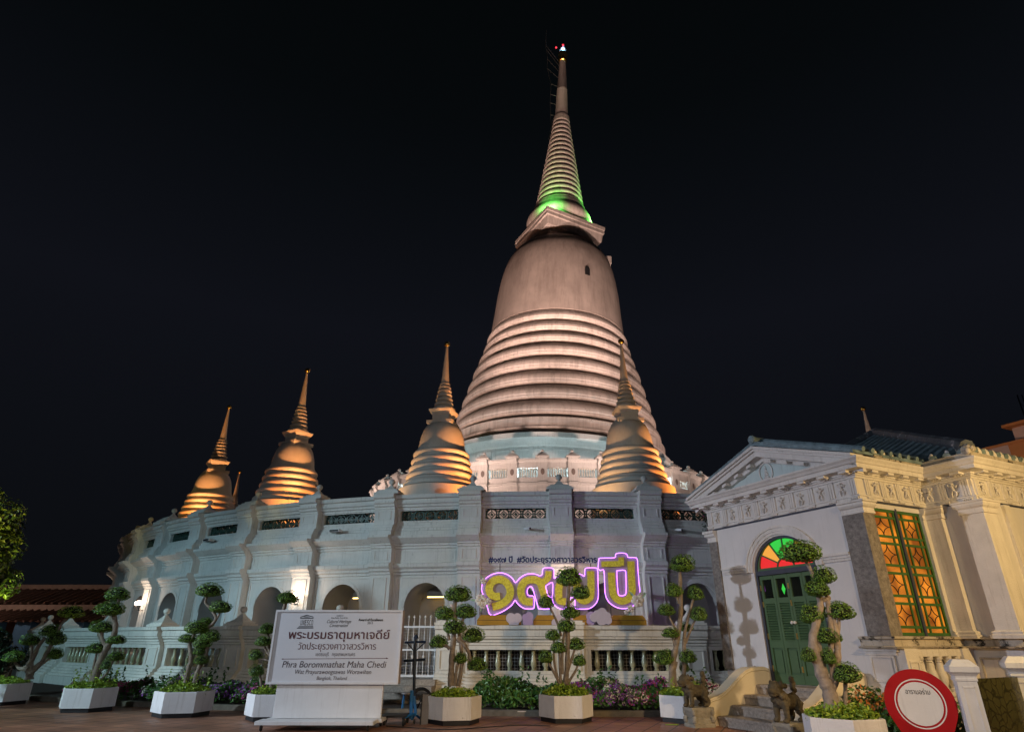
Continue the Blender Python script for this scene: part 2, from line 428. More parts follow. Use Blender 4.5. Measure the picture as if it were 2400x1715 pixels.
def smooth_path(pts, sub=5):
    pts = [Vector(p) for p in pts]
    if len(pts) < 3: return pts
    out = []
    for i in range(len(pts) - 1):
        p0 = pts[max(i - 1, 0)]; p1 = pts[i]; p2 = pts[i + 1]; p3 = pts[min(i + 2, len(pts) - 1)]
        for k in range(sub):
            t = k / sub
            out.append(0.5 * ((2 * p1) + (p2 - p0) * t + (2 * p0 - 5 * p1 + 4 * p2 - p3) * t * t + (3 * p1 - p0 - 3 * p2 + p3) * t ** 3))
    out.append(pts[-1])
    return out

def tag(o, label, cat, group=None, kind=None):
    if label: o['label'] = label
    if cat: o['category'] = cat
    if group: o['group'] = group
    if kind: o['kind'] = kind
    return o

def thing(name, label, cat, loc=(0, 0, 0), rz=0.0, group=None):
    o = bpy.data.objects.new(name, None)
    COL.objects.link(o)
    o.empty_display_size = 0.2
    o.location = loc; o.rotation_euler = (0, 0, rz)
    return tag(o, label, cat, group)

def place(me_ob, parent, loc=(0, 0, 0), rz=0.0, scale=None, rot=None):
    """another object sharing the mesh of me_ob, under parent"""
    c = me_ob.copy(); COL.objects.link(c)
    c.parent = parent; c.location = loc
    c.rotation_euler = rot if rot else (0, 0, rz)
    if scale is not None: c.scale = scale
    return c

def kids(o):
    return [c for c in bpy.data.objects if c.parent == o]

def copy_tree(o, parent=None):
    c = o.copy(); COL.objects.link(c); c.parent = parent
    for ch in kids(o):
        copy_tree(ch, c)
    return c

def structure(o):
    o['kind'] = 'structure'
    return o

def text_mesh(body, size, name, material, parent, loc, rot, extrude=0.002, shear=0.0, width=None, align='LEFT', offset=0.0, spacing=1.0, uniform=False, bold=0.0):
    """lettering as flat filled outlines; every outline is filled with its own holes, so overlapping strokes stay solid"""
    cu = bpy.data.curves.new(name, 'FONT')
    cu.body = body; cu.size = size; cu.shear = shear
    cu.align_x = align; cu.space_character = spacing; cu.resolution_u = 4
    to = bpy.data.objects.new(name, cu); COL.objects.link(to)
    bpy.context.view_layer.update()
    crv = to.to_curve(bpy.context.evaluated_depsgraph_get())
    loops = []
    for sp in crv.splines:
        pts = []
        if sp.type == 'BEZIER':
            bp = sp.bezier_points; n = len(bp)
            for i in range(n):
                p, q_ = bp[i], bp[(i + 1) % n]
                seg = interpolate_bezier(p.co, p.handle_right, q_.handle_left, q_.co, 6)
                pts += [v.copy() for v in seg[:-1]]
        else:
            pts = [Vector(p.co[:3]) for p in sp.points]
        if len(pts) > 2: loops.append(pts)
    to.to_curve_clear(); bpy.data.objects.remove(to)
    area = lambda P: sum(P[i].x * P[(i + 1) % len(P)].y - P[(i + 1) % len(P)].x * P[i].y for i in range(len(P))) / 2
    def inside(p, P):
        c = False
        for i in range(len(P)):
            a_, b_ = P[i], P[i - 1]
            if (a_.y > p.y) != (b_.y > p.y) and p.x < (b_.x - a_.x) * (p.y - a_.y) / (b_.y - a_.y) + a_.x: c = not c
        return c
    if loops:
        x0 = min(p.x for P in loops for p in P); x1 = max(p.x for P in loops for p in P)
        k = width / (x1 - x0) if width else 1.0
        if width:
            for P in loops:
                for p in P:
                    p.x = (p.x - x0) * k
                    if uniform: p.y *= k
        ar = [area(P) for P in loops]
        holes = {j: [i for i in range(len(loops)) if ar[i] * ar[j] < 0 and abs(ar[i]) > abs(ar[j]) and inside(loops[j][0], loops[i])] for j in range(len(loops))}
        outer = [i for i in range(len(loops)) if not holes[i]]
    mb = MB()
    for n_, i in enumerate(outer if loops else []):
        group = [loops[i]] + [loops[j] for j in range(len(loops)) if i in holes[j]]
        flat = [p for P in group for p in P]
        z = extrude + .00012 * (n_ % 5)
        tris = [t_ for t_ in tessellate_polygon(group)]
        for bi, (bx, by) in enumerate(((0, 0), (1, 0), (-1, 0), (0, 1), (0, -1)) if bold else ((0, 0),)):
            mb.add([(p.x + bx * bold, p.y + by * bold, z + .0006 * bi) for p in flat], tris)
        if extrude > .004:
            for P in group:
                for j in range(len(P)):
                    a_, b_ = P[j], P[(j + 1) % len(P)]
                    mb.quad((a_.x, a_.y, -extrude), (b_.x, b_.y, -extrude), (b_.x, b_.y, z), (a_.x, a_.y, z))
    o = mb.build(name, material, parent)
    o.location = loc; o.rotation_euler = rot
    return o

def leaves(mb, pts, size, flat=0.5):
    """one small kite-shaped leaf at every (position, normal)"""
    for p, nrm in pts:
        nv = (Vector(nrm) + Vector((random.uniform(-1, 1), random.uniform(-1, 1), random.uniform(-1, 1))) * flat)
        nv = nv.normalized() if nv.length > 1e-6 else Vector((0, 0, 1))
        t = nv.orthogonal().normalized()
        t.rotate(Matrix.Rotation(random.uniform(0, 2 * pi), 3, nv))
        b = nv.cross(t)
        s = size * random.uniform(0.65, 1.3)
        p = Vector(p)
        mb.add([p - t * s, p + b * s * 0.5 + nv * s * 0.15, p + t * s, p - b * s * 0.5 + nv * s * 0.15], [(0, 1, 2, 3)])
# ================================================================== setting
ground = MB()
ground.box(-150, 150, -60, 240, -0.3, 0.0)
structure(ground.build('ground', M['paving']))

# ------------------------------------------------------------------ the round gallery
AZ, DIST = 0.04, 46.7
CX, CY = DIST * sin(AZ), DIST * cos(AZ)
R0 = 25.8
DPHI = 2 * pi / 54
PH0 = -0.0090                      # angle of the pillar nearest the middle of the photo

def pol(a, r, z):
    return (r * sin(a), -r * cos(a), z)

def strip(mb, prof, R, a0, a1, n=4):
    rows = [[pol(a0 + (a1 - a0) * j / n, R + dr, z) for dr, z in prof] for j in range(n + 1)]
    b = len(mb.v); k = len(prof)
    for r in rows: mb.v += r
    for j in range(n):
        for i in range(k - 1):
            mb.f.append((b + j * k + i, b + (j + 1) * k + i, b + (j + 1) * k + i + 1, b + j * k + i + 1))

def side(mb, prof, R, a, inner):
    for (d0, z0), (d1, z1) in zip(prof[:-1], prof[1:]):
        mb.quad(pol(a, R + d0, z0), pol(a, R + d1, z1), pol(a, R + inner, z1), pol(a, R + inner, z0))

def block(mb, prof, R, a0, a1, inner=-0.05, n=2):
    strip(mb, prof, R, a0, a1, n); side(mb, prof, R, a0, inner); side(mb, prof, R, a1, inner)

def frame_on(mb, R, a0, a1, z0, z1, w=0.04, d=0.025):
    """raised rectangular moulding on a curved face"""
    da = w / R
    for (x0, x1, y0, y1) in ((a0, a1, z0, z0 + w), (a0, a1, z1 - w, z1), (a0, a0 + da, z0 + w, z1 - w), (a1 - da, a1, z0 + w, z1 - w)):
        block(mb, [(0, y0), (d, y0), (d, y1), (0, y1)], R, x0, x1, -0.002, 2 if x1 - x0 > 0.01 else 1)

gal = thing('gallery_wall', 'long curved white gallery wall with arched niches, panelled pillars and green lattice openings below its roof edge',
            'gallery', (CX, CY, 0))
K0, K1 = -11, 5
prof_mid = [(0, 3.44), (.06, 3.45), (.06, 3.52), (.13, 3.56), (.13, 3.62), (.22, 3.69), (.22, 3.80), (.07, 3.83), (.07, 4.27), (.12, 4.30),
            (.12, 4.36), (.19, 4.38), (.19, 4.43), (.27, 4.46), (.34, 4.52), (.43, 4.58), (.46, 4.60), (.46, 4.68), (.24, 4.70), (.24, 4.85),
            (.19, 4.87), (.19, 4.95), (.13, 4.97), (.13, 5.05), (.05, 5.07), (.05, 5.20)]
prof_top = [(.05, 5.58), (.11, 5.60), (.11, 5.66), (.18, 5.69), (.18, 5.75), (.25, 5.79), (.25, 5.86), (.20, 5.87), (.20, 5.93), (.31, 5.96), (.31, 6.08),
            (.0, 6.10), (-.30, 6.10), (-.30, 5.58)]
wall = MB(); trim = MB()
HA = 0.0272; SPR = 2.45; RISE = 0.75; ZB = 0.5
for k in range(K0, K1):
    b = PH0 + (k + 0.5) * DPHI
    a0, a1 = b - DPHI / 2, b + DPHI / 2
    strip(wall, [(0, ZB), (0, 3.45)], R0, a0, b - HA, 3)
    strip(wall, [(0, ZB), (0, 3.45)], R0, b + HA, a1, 3)
    arc = [(b - HA * cos(t), SPR + RISE * sin(t)) for t in [pi * i / 16 for i in range(17)]]
    for (x0, z0), (x1, z1) in zip(arc[:-1], arc[1:]):
        wall.quad(pol(x0, R0, z0), pol(x1, R0, z1), pol(x1, R0, 3.45), pol(x0, R0, 3.45))
    # raised archivolt
    for (x0, z0), (x1, z1), i in zip(arc[:-1], arc[1:], range(16)):
        t0, t1 = pi * i / 16, pi * (i + 1) / 16
        g = 0.10
        o0 = (b - (HA + g / R0) * cos(t0), SPR + (RISE + g) * sin(t0)); o1 = (b - (HA + g / R0) * cos(t1), SPR + (RISE + g) * sin(t1))
        trim.quad(pol(x0, R0 + .03, z0), pol(x1, R0 + .03, z1), pol(o1[0], R0 + .03, o1[1]), pol(o0[0], R0 + .03, o0[1]))
        trim.quad(pol(o0[0], R0 + .03, o0[1]), pol(o1[0], R0 + .03, o1[1]), pol(o1[0], R0, o1[1]), pol(o0[0], R0, o0[1]))
    frame_on(trim, R0, a0 + 0.0165, a1 - 0.0165, 0.7, 3.40, 0.05, 0.03)
    strip(trim, prof_mid, R0, a0, a1, 6)
    frame_on(trim, R0 + .07, a0 + 0.019, a1 - 0.019, 3.90, 4.22, 0.035, 0.02)
    # frieze with an opening for the lattice
    ho = 0.040
    block(trim, [(-.30, 5.20), (.05, 5.20), (.05, 5.58), (-.30, 5.58)], R0, a0, b - ho, -.30)
    block(trim, [(-.30, 5.20), (.05, 5.20), (.05, 5.58), (-.30, 5.58)], R0, b + ho, a1, -.30)
    strip(trim, [(.05, 5.20), (-.30, 5.20)], R0, b - ho, b + ho, 3)
    frame_on(trim, R0 + .05, b - ho - 0.0035, b + ho + 0.0035, 5.16, 5.62, 0.06, 0.03)
    strip(trim, prof_top, R0, a0, a1, 6)
wall.build('wall', M['wall'], gal, 30)
trim.build('cornice', M['wall_trim'], gal, 25)

nic = MB()
for k in range(K0, K1):
    b = PH0 + (k + 0.5) * DPHI
    deep = -1.5 if k in (-2, -3, -4) else -0.75
    pts = [(b - HA, ZB)] + [(b - HA * cos(t), SPR + RISE * sin(t)) for t in [pi * i / 14 for i in range(15)]] + [(b + HA, ZB)]
    nic.loft([[pol(x, R0 - .001, z) for x, z in pts], [pol(x, R0 + deep, z) for x, z in pts]], cap=False, close=True)
    nic.poly([pol(x, R0 + deep, z) for x, z in pts])
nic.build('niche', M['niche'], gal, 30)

# pillars: one mesh, copied round the wall
pil = MB()
HP = 0.0143
lift = lambda pr, d: [(x + d, z) for x, z in pr]
body = [(.36, ZB), (.36, .95), (.30, 1.0)] + lift(prof_mid, .30) + [(.35, 5.58)] + lift(prof_top[1:10], .26) + [(.57, 6.09), (-.30, 6.14), (-.30, 5.0)]
block(pil, body, R0, -HP, HP, -.05, 3)
frame_on(pil, R0 + .30, -HP * .66, HP * .66, 1.15, 3.36, 0.03, 0.025)
frame_on(pil, R0 + .37, -HP * .66, HP * .66, 3.90, 4.22, 0.03, 0.02)
frame_on(pil, R0 + .35, -HP * .66, HP * .66, 5.24, 5.54, 0.03, 0.02)
pillar0 = pil.build('pillar', M['wall_trim'], gal, 25)
fin = MB()
for i, (w, z0, z1) in enumerate(((.46, 6.10, 6.17), (.40, 6.17, 6.23), (.33, 6.23, 6.29))):
    fin.box(-w, w, -R0 - .42 + .08 * i, -R0 + .30 - .08 * i, z0 + .03, z1 + .03)
fin.loft([[(-.27, -R0 - .17, 6.29), (.27, -R0 - .17, 6.29), (.27, -R0 + .25, 6.29), (-.27, -R0 + .25, 6.29)],
          [(-.13, -R0 - .07, 6.40), (.13, -R0 - .07, 6.40), (.13, -R0 + .14, 6.40), (-.13, -R0 + .14, 6.40)],
          [(-.05, -R0 - .0, 6.50), (.05, -R0, 6.50), (.05, -R0 + .09, 6.50), (-.05, -R0 + .09, 6.50)]])
finial0 = fin.build('finial', M['wall_trim'], gal)
bl = MB(); bl.lathe([(.04, 6.49), (.055, 6.52), (.035, 6.54), (.075, 6.56), (.11, 6.61), (.115, 6.65), (.09, 6.71), (.04, 6.745), (0, 6.75)], 16, (0, -R0 + .045, 0))
ball0 = bl.build('ball', M['wall_trim'], finial0, 50)
# lattice of one opening
gr = MB(); W = 2 * 0.040 * R0; nx = 5; cell = W / nx; cz = 5.39
def flat_ring(cx, z, ro, ri, n, rot=0.0, y=-R0 + .10, d=.05, sx=1.0):
    for i in range(n):
        t0, t1 = 2 * pi * i / n + rot, 2 * pi * (i + 1) / n + rot
        q = [(cx + r * cos(t) * sx, z + r * sin(t)) for r, t in ((ri, t0), (ro, t0), (ro, t1), (ri, t1))]
        gr.loft([[(x, y - d / 2, zz) for x, zz in q], [(x, y + d / 2, zz) for x, zz in q]])
for i in range(nx):
    cx = -W / 2 + cell * (i + .5)
    flat_ring(cx, cz, .205, .160, 16)
    flat_ring(cx, cz, .130, .095, 4)
    flat_ring(cx, cz, .060, .0, 4)
    for sx in (-1, 1):
        for sz in (-1, 1):
            flat_ring(cx + sx * cell / 2, cz + sz * .19, .115, .075, 10)
    for t in (0, pi / 2, pi, 3 * pi / 2):
        c_, s_ = cos(t), sin(t)
        gr.box(cx + min(.10 * c_, .19 * c_) - .014, cx + max(.10 * c_, .19 * c_) + .014, -R0 + .08, -R0 + .12,
               cz + min(.10 * s_, .19 * s_) - .014, cz + max(.10 * s_, .19 * s_) + .014)
grille0 = gr.build('lattice', M['grille'], gal)
for k in range(K0, K1 + 1):
    a = PH0 + k * DPHI
    if k == K0:
        pillar0.rotation_euler.z = a; finial0.rotation_euler.z = a; grille0.rotation_euler.z = a + DPHI / 2
    else:
        place(pillar0, gal, rz=a)
        f2 = place(finial0, gal, rz=a); place(ball0, f2)
        if k < K1: place(grille0, gal, rz=a + DPHI / 2)
# warm strip lights under the gallery beams
for k, f0 in ((-2, 0.0), (-3, 0.1), ):
    b = PH0 + (k + 0.5) * DPHI
    s_ = MB(); block(s_, [(-1.02, 2.80), (-1.0, 2.80), (-1.0, 2.835), (-1.02, 2.835)], R0, b - HA * .35 + HA * f0, b + HA * .99, -1.02, 3)
    s_.build('light_strip', M['led'], gal)
    s_ = MB(); block(s_, [(-1.10, 2.84), (-.98, 2.84), (-.98, 3.0), (-1.10, 3.0)], R0, b - HA * .35 + HA * f0, b + HA * .99, -1.10, 3)
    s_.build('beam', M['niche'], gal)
roofm = MB()
strip(roofm, [(-.2, 4.90), (-13.2, 5.1)], R0, PH0 + (K0) * DPHI, PH0 + K1 * DPHI, 48)
strip(roofm, [(-.31, 4.8), (-.30, 5.3)], R0, PH0 + (K0) * DPHI, PH0 + K1 * DPHI, 48)
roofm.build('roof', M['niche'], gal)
flo = MB()
strip(flo, [(2.9, .52), (-.2, .52)], R0, PH0 + K0 * DPHI, PH0 + K1 * DPHI, 48)
flo.build('walkway', M['niche'], gal)

# rain spouts and small cameras sticking out of the wall
def spout(a, z, rz_extra, label):
    t = thing('rain_spout', label, 'spout', (CX + (R0 + .2) * sin(a), CY - (R0 + .2) * cos(a), z), a + rz_extra, 'rain spouts on the gallery wall')
    q = MB(); q.tube([(0, .12, .03), (0, -.18, 0), (0, -.38, -.03)], .045, 10); q.build('pipe', M['white'], t, 40)
    q = MB(); q.tube([(0, -.375, -.03), (0, -.386, -.031)], .036, 10); q.build('mouth', M['black'], t)
def cam_box(a, z, label):
    t = thing('wall_floodlight', label, 'floodlight', (CX + (R0 + .2) * sin(a), CY - (R0 + .2) * cos(a), z), a, 'floodlights on the gallery wall')
    q = MB(); q.bevel_box(-.20, .20, -.34, -.10, -.05, .05, .015); q.build('housing', M['white'], t)
    q = MB(); q.box(-.17, .17, -.343, -.34, -.04, .03); q.box(-.18, .18, -.32, -.12, -.054, -.05); q.build('lens', M['black'], t)
    q = MB(); q.tube([(0, .1, .0), (0, -.12, .0)], .02, 6); q.build('arm', M['steel'], t)
spout(-0.055, 4.84, 0.5, 'white rain spout above the navy hashtag lettering')
spout(0.137, 4.84, 0.5, 'white rain spout beside the pavilion gable corner')
cam_box(-0.31, 4.93, 'small white floodlight above the arch that the notice board covers')
cam_box(-0.545, 4.98, 'small white floodlight high on the left part of the curved wall')

# lit wall lamps on every third pillar
def wall_lamp(k, label, off=0.0):
    a = PH0 + k * DPHI
    t = thing('wall_lamp', label, 'wall lamp', (CX + (R0 + .32) * sin(a), CY - (R0 + .32) * cos(a), 2.75), a, 'lit wall lamps on the gallery pillars')
    q = MB(); q.tube([(0, .02, -.18), (0, -.12, -.2), (0, -.2, -.08), (0, -.2, .0)], .014, 6)
    for s_ in (-1, 1):
        q.tube([(0, -.12, -.17), (s_ * .12, -.16, -.19), (s_ * .2, -.2, -.06), (s_ * .2, -.2, .0)], .012, 6)
    q.build('bracket', M['black'], t)
    for x in (-.2, 0, .2):
        q = MB(); q.sphere((x, -.2, .08 if x else .10), .085, 14, 8); q.build('globe', M['lamp_globe'], t, 60)
    lamp('wall_lamp_light', 'POINT', (CX + (R0 + .75) * sin(a), CY - (R0 + .75) * cos(a), 2.95), 20, (1.0, 0.72, 0.52), None, 0.12)
wall_lamp(0, 'lit three-globe wall lamp on the pillar behind the glowing numerals')
wall_lamp(-3, 'lit three-globe wall lamp just above and behind the notice board')
wall_lamp(-6, 'lit three-globe wall lamp behind the crowns of the second topiary from the left')
wall_lamp(-9, 'lit three-globe wall lamp at the far left outline of the curved wall')

# ------------------------------------------------------------------ the balustrade in front of the walkway
R2 = 28.55
par = thing('terrace_balustrade', 'low curved white balustrade with bulbous green balusters standing in front of the gallery', 'balustrade', (CX, CY, 0))
pp_low = [(.42, 0), (.42, .32), (.35, .335), (.35, .40), (.28, .42), (.28, .48), (.21, .50), (.21, .56), (.14, .58), (.14, .64), (.08, .66), (.08, .69), (-.22, .69), (-.22, .5)]
pp_high = [(-.22, 1.26), (.08, 1.26), (.08, 1.33), (.11, 1.35), (.11, 1.40), (.15, 1.42), (.15, 1.47), (.21, 1.51), (.21, 1.56), (.25, 1.57), (.25, 1.735),
           (.31, 1.74), (.31, 1.84), (-.35, 1.85), (-.35, 1.26), (-.22, 1.26)]
KP0, KP1 = -8, 1
HPED = 0.0187
gate_k = -2
segs = [(PH0 + k * DPHI, PH0 + (k + 1) * DPHI) for k in range(KP0, KP1) if k != gate_k] + [(PH0 + KP1 * DPHI, PH0 + KP1 * DPHI + 0.055)]
for run in ([s_ for s_ in segs if s_[1] <= PH0 + gate_k * DPHI + .01], [s_ for s_ in segs if s_[0] >= PH0 + (gate_k + 1) * DPHI - .01]):
    low = MB(); high = MB()
    strip(low, pp_low, R2, run[0][0], run[-1][1], 6 * len(run))
    strip(high, pp_high, R2, run[0][0], run[-1][1], 6 * len(run))
    for a0, a1 in run:
        for e0, e1 in ((a0, a0 + HPED), (a1 - (HPED if a1 - a0 > .1 else 0.008), a1)):
            block(high, [(-.22, .60), (.05, .60), (.05, 1.30), (-.22, 1.30)], R2, e0, e1, -.22, 2)
        x0, x1 = a0 + HPED - 0.003, a1 - (HPED if a1 - a0 > .1 else 0.008) + 0.003
        frame_on(high, R2 + .05, x0, x1, .655, 1.31, 0.075, 0.035)
    low.build('plinth', M['parapet'], par, 25)
    high.build('rail', M['parapet'], par, 25)
ped = MB()
hp = 0.0112
pprof = lift(pp_low[:12], .14) + [(.20, .69), (.20, 1.26)] + lift(pp_high[2:13], .14) + [(-.40, 1.86), (-.40, .5)]
block(ped, pprof, R2, -hp, hp, -.05, 2)
frame_on(ped, R2 + .20, -hp * .7, hp * .7, .74, 1.24, .03, .025)
ped0 = ped.build('pedestal', M['parapet'], par, 25)
f_ = MB()
for i, (w, z0, z1) in enumerate(((.36, 1.85, 1.91), (.31, 1.91, 1.96))):
    f_.box(-w, w, -R2 - .36 + .07 * i, -R2 + .30 - .07 * i, z0, z1)
f_.loft([[(-w, -R2 - w, z), (w, -R2 - w, z), (w, -R2 + w, z), (-w, -R2 + w, z)] for w, z in ((.25, 1.96), (.16, 2.03), (.09, 2.11), (.05, 2.18))])
pfin0 = f_.build('finial', M['parapet'], par)
b_ = MB(); b_.lathe([(.04, 2.17), (.055, 2.20), (.035, 2.215), (.08, 2.24), (.105, 2.29), (.10, 2.34), (.07, 2.38), (0, 2.40)], 14, (0, -R2, 0))
pball0 = b_.build('ball', M['parapet'], pfin0, 50)
ped_ang = [PH0 + k * DPHI for k in range(KP0, KP1 + 1)] + [PH0 + KP1 * DPHI + 0.060]
for i, a in enumerate(ped_ang):
    if i == 0:
        ped0.rotation_euler.z = a; pfin0.rotation_euler.z = a
    else:
        place(ped0, par, rz=a)
        if i < len(ped_ang) - 1:
            q = place(pfin0, par, rz=a); place(pball0, q)
bal = MB()
bal.box(-.075, .075, -R2 - .0, -R2 + .15, .69, .73)
bal.lathe([(.06, .73), (.065, .75), (.05, .77), (.045, .79), (.068, .84), (.078, .89), (.072, .95), (.055, 1.02), (.044, 1.09), (.042, 1.14), (.055, 1.155), (.045, 1.17), (.062, 1.20), (.066, 1.22)], 14, (0, -R2 + .075, 0))
bal.box(-.075, .075, -R2 - .0, -R2 + .15, 1.22, 1.27)
bal0 = bal.build('baluster', M['baluster'], par, 40)
first = True
for a0, a1 in segs:
    n = 7 if a1 - a0 > .1 else 3
    x0, x1 = a0 + HPED, a1 - (HPED if n == 7 else 0.008)
    for j in range(n):
        a = x0 + (x1 - x0) * (j + .5) / n
        if first: bal0.rotation_euler.z = a; first = False
        else: place(bal0, par, rz=a)
# wire screen behind the openings of the three middle bays
ws = MB()
for k in (-1, 0):
    a0, a1 = PH0 + k * DPHI + HPED, PH0 + (k + 1) * DPHI - HPED
    for j in range(1, 27):
        a = a0 + (a1 - a0) * j / 27; p = pol(a, R2 - .26, 0)
        ws.tube([(p[0], p[1], .55), (p[0], p[1], 1.42)], .004, 4)
    for j in range(11):
        z = .6 + j * .085
        ws.tube([pol(a0 + (a1 - a0) * i / 4, R2 - .26, z) for i in range(5)], .004, 4)
ws.build('wire_screen', M['wire'], par)
for k in (-1, 0, 1):  # dark sheets added to paint the walkway's shade behind the balusters
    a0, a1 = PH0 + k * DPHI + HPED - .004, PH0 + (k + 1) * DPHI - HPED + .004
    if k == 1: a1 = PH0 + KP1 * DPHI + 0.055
    q = MB(); strip(q, [(-.34, .53), (-.34, 1.40)], R2, a0, a1, 6); q.build('painted_shade_sheet', M['shade'], par)

# spear-topped gate and the stairs below it
ga0, ga1 = PH0 + gate_k * DPHI + hp, PH0 + (gate_k + 1) * DPHI - hp
gate = thing('spear_gate', 'white metal gate with spear tops half hidden behind the notice board', 'gate', (CX, CY, 0))
g = MB()
for z in (.56, 1.20, 1.78):
    block(g, [(-.02, z), (.03, z), (.03, z + .05), (-.02, z + .05)], R2, ga0, ga1, -.02, 3)
g.build('frame', M['white'], gate)
g = MB(); n = 17
for j in range(n):
    a = ga0 + (ga1 - ga0) * (j + .5) / n; p = pol(a, R2 + .005, 0)
    g.tube([(p[0], p[1], .56), (p[0], p[1], 2.04)], .011, 6)
    g.lathe([(.0, 2.12), (.03, 2.05), (.012, 2.03)], 6, (p[0], p[1], 0))
    if j % 2 == 0:
        g.sphere((p[0], p[1], 1.05), (.03, .02, .05), 8, 5)
g.build('spear_bar', M['white'], gate)
g = MB()
for j in range(30):
    a = ga0 + (ga1 - ga0) * (j + .5) / 30; p = pol(a, R2 - .02, 0)
    g.tube([(p[0], p[1], .58), (p[0], p[1], 1.8)], .004, 4)
for j in range(16):
    g.tube([pol(ga0 + (ga1 - ga0) * i / 3, R2 - .02, .62 + j * .075) for i in range(4)], .004, 4)
g.build('wire_mesh', M['wire'], gate)
st = thing('gate_stairs', 'dark stone steps leading up to the spear-topped gate', 'stairs', (CX, CY, 0))
for i in range(4):
    q = MB(); block(q, [(.0, 0), (1.5 - .33 * i, 0), (1.5 - .33 * i, .13 * (i + 1)), (0, .13 * (i + 1))], R2 + .1, ga0 - .004, ga1 + .004, -.1, 3)
    q.v = [(x, y, z + (.002 * i)) for x, y, z in q.v]
    q.build('step', M['step'], st)

# ------------------------------------------------------------------ planting bed and kerb
bed = MB(); strip(bed, [(.3, .06), (3.25, .06)], R2, PH0 - 10 * DPHI, PH0 + 0.20, 60)
structure(bed.build('planting_bed', M['soil'], None, None, (CX, CY, 0)))
kb = MB(); block(kb, [(3.2, 0), (3.2, .11), (3.36, .11), (3.38, .09), (3.38, 0)], R2, PH0 - 10 * DPHI, PH0 + 0.155, 3.2, 60)
structure(kb.build('kerb', M['kerb'], None, None, (CX, CY, 0)))

# ------------------------------------------------------------------ the great chedi (it leans slightly to the right, as in the photo)
LEAN = 0.047
che = thing('great_chedi', 'huge pale bell-shaped chedi with stacked ring mouldings and a tall ringed spire', 'chedi', (CX + 0.8, CY, 0))
che.rotation_euler = (0, LEAN, 0)
q = MB(); q.lathe([(8.6, 4.0), (8.6, 12.95), (8.66, 13.0), (8.75, 13.25), (8.95, 13.42), (9.0, 13.45), (9.0, 13.78), (8.2, 13.80)], 128)
for j in range(40):
    a = 2 * pi * j / 40
    def pc(r, da, z): return (r * sin(a + da), -r * cos(a + da), z)
    for s0, s1, z0, z1 in ((-.062, .062, 12.72, 12.78), (-.062, .062, 10.2, 10.26), (-.062, -.055, 10.26, 12.72), (.055, .062, 10.26, 12.72)):
        q.loft([[pc(8.59, s0, z0), pc(8.59, s1, z0), pc(8.59, s1, z1), pc(8.59, s0, z1)], [pc(8.64, s0, z0), pc(8.64, s1, z0), pc(8.64, s1, z1), pc(8.64, s0, z1)]])
q.build('drum', M['wall'], che, 30)
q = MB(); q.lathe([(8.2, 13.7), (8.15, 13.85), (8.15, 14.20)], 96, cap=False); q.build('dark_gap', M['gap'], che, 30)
q = MB(); q.lathe([(8.1, 14.22), (8.55, 14.22), (8.60, 14.26), (8.60, 14.34), (8.52, 14.37), (8.50, 14.42), (8.50, 15.0), (8.36, 15.12), (7.7, 15.14)], 128, cap=False)
q.build('base_band', M['chedi'], che, 30)
zb = [23.95, 22.85, 21.75, 20.48, 19.22, 17.94, 16.68, 15.36]
rm = [5.95, 6.20, 6.52, 6.90, 7.24, 7.58, 7.92, 8.26]
zt = [24.78] + [z - .22 for z in zb[:-1]]
for i in range(8):
    h = zt[i] - zb[i]; r = rm[i]; r_ = rm[i - 1] if i else 5.75
    q = MB()
    q.lathe([(r_ - .75, zt[i] - .02), (r_ - .16, zt[i]), (r_ - .05, zt[i] - .05 * h), (r - .12, zb[i] + .66 * h), (r - .01, zb[i] + .42 * h), (r, zb[i] + .27 * h), (r - .05, zb[i] + .20 * h),
             (r - .02, zb[i] + .15 * h), (r - .06, zb[i] + .05 * h), (r - .16, zb[i]), (r - .85, zb[i] + .03)], 128, cap=False)
    q.build('ring', M['chedi'], che, 28)
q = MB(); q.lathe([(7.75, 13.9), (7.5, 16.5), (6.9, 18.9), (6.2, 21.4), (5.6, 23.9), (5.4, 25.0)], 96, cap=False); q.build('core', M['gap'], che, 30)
q = MB(); q.lathe([(5.5, 24.86), (5.68, 24.88), (5.66, 25.1), (5.60, 25.7), (5.47, 27.0), (5.33, 28.6), (5.16, 29.9), (4.95, 31.0), (4.66, 32.0), (4.22, 32.85), (3.6, 33.45), (2.8, 33.8), (1.0, 33.95)], 128)
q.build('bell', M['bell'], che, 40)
# small arched window in the bell
wa = 0.40; q = MB()
pts = [(-.22, 28.5)] + [(-.22 * cos(t), 29.05 + .28 * sin(t)) for t in [pi * i / 8 for i in range(9)]] + [(.22, 28.5)]
q.loft([[(x * cos(wa) + r * sin(wa), x * sin(wa) - r * cos(wa), z) for x, z in pts] for r in (5.0, 5.34)])
q.build('window', M['black'], che)
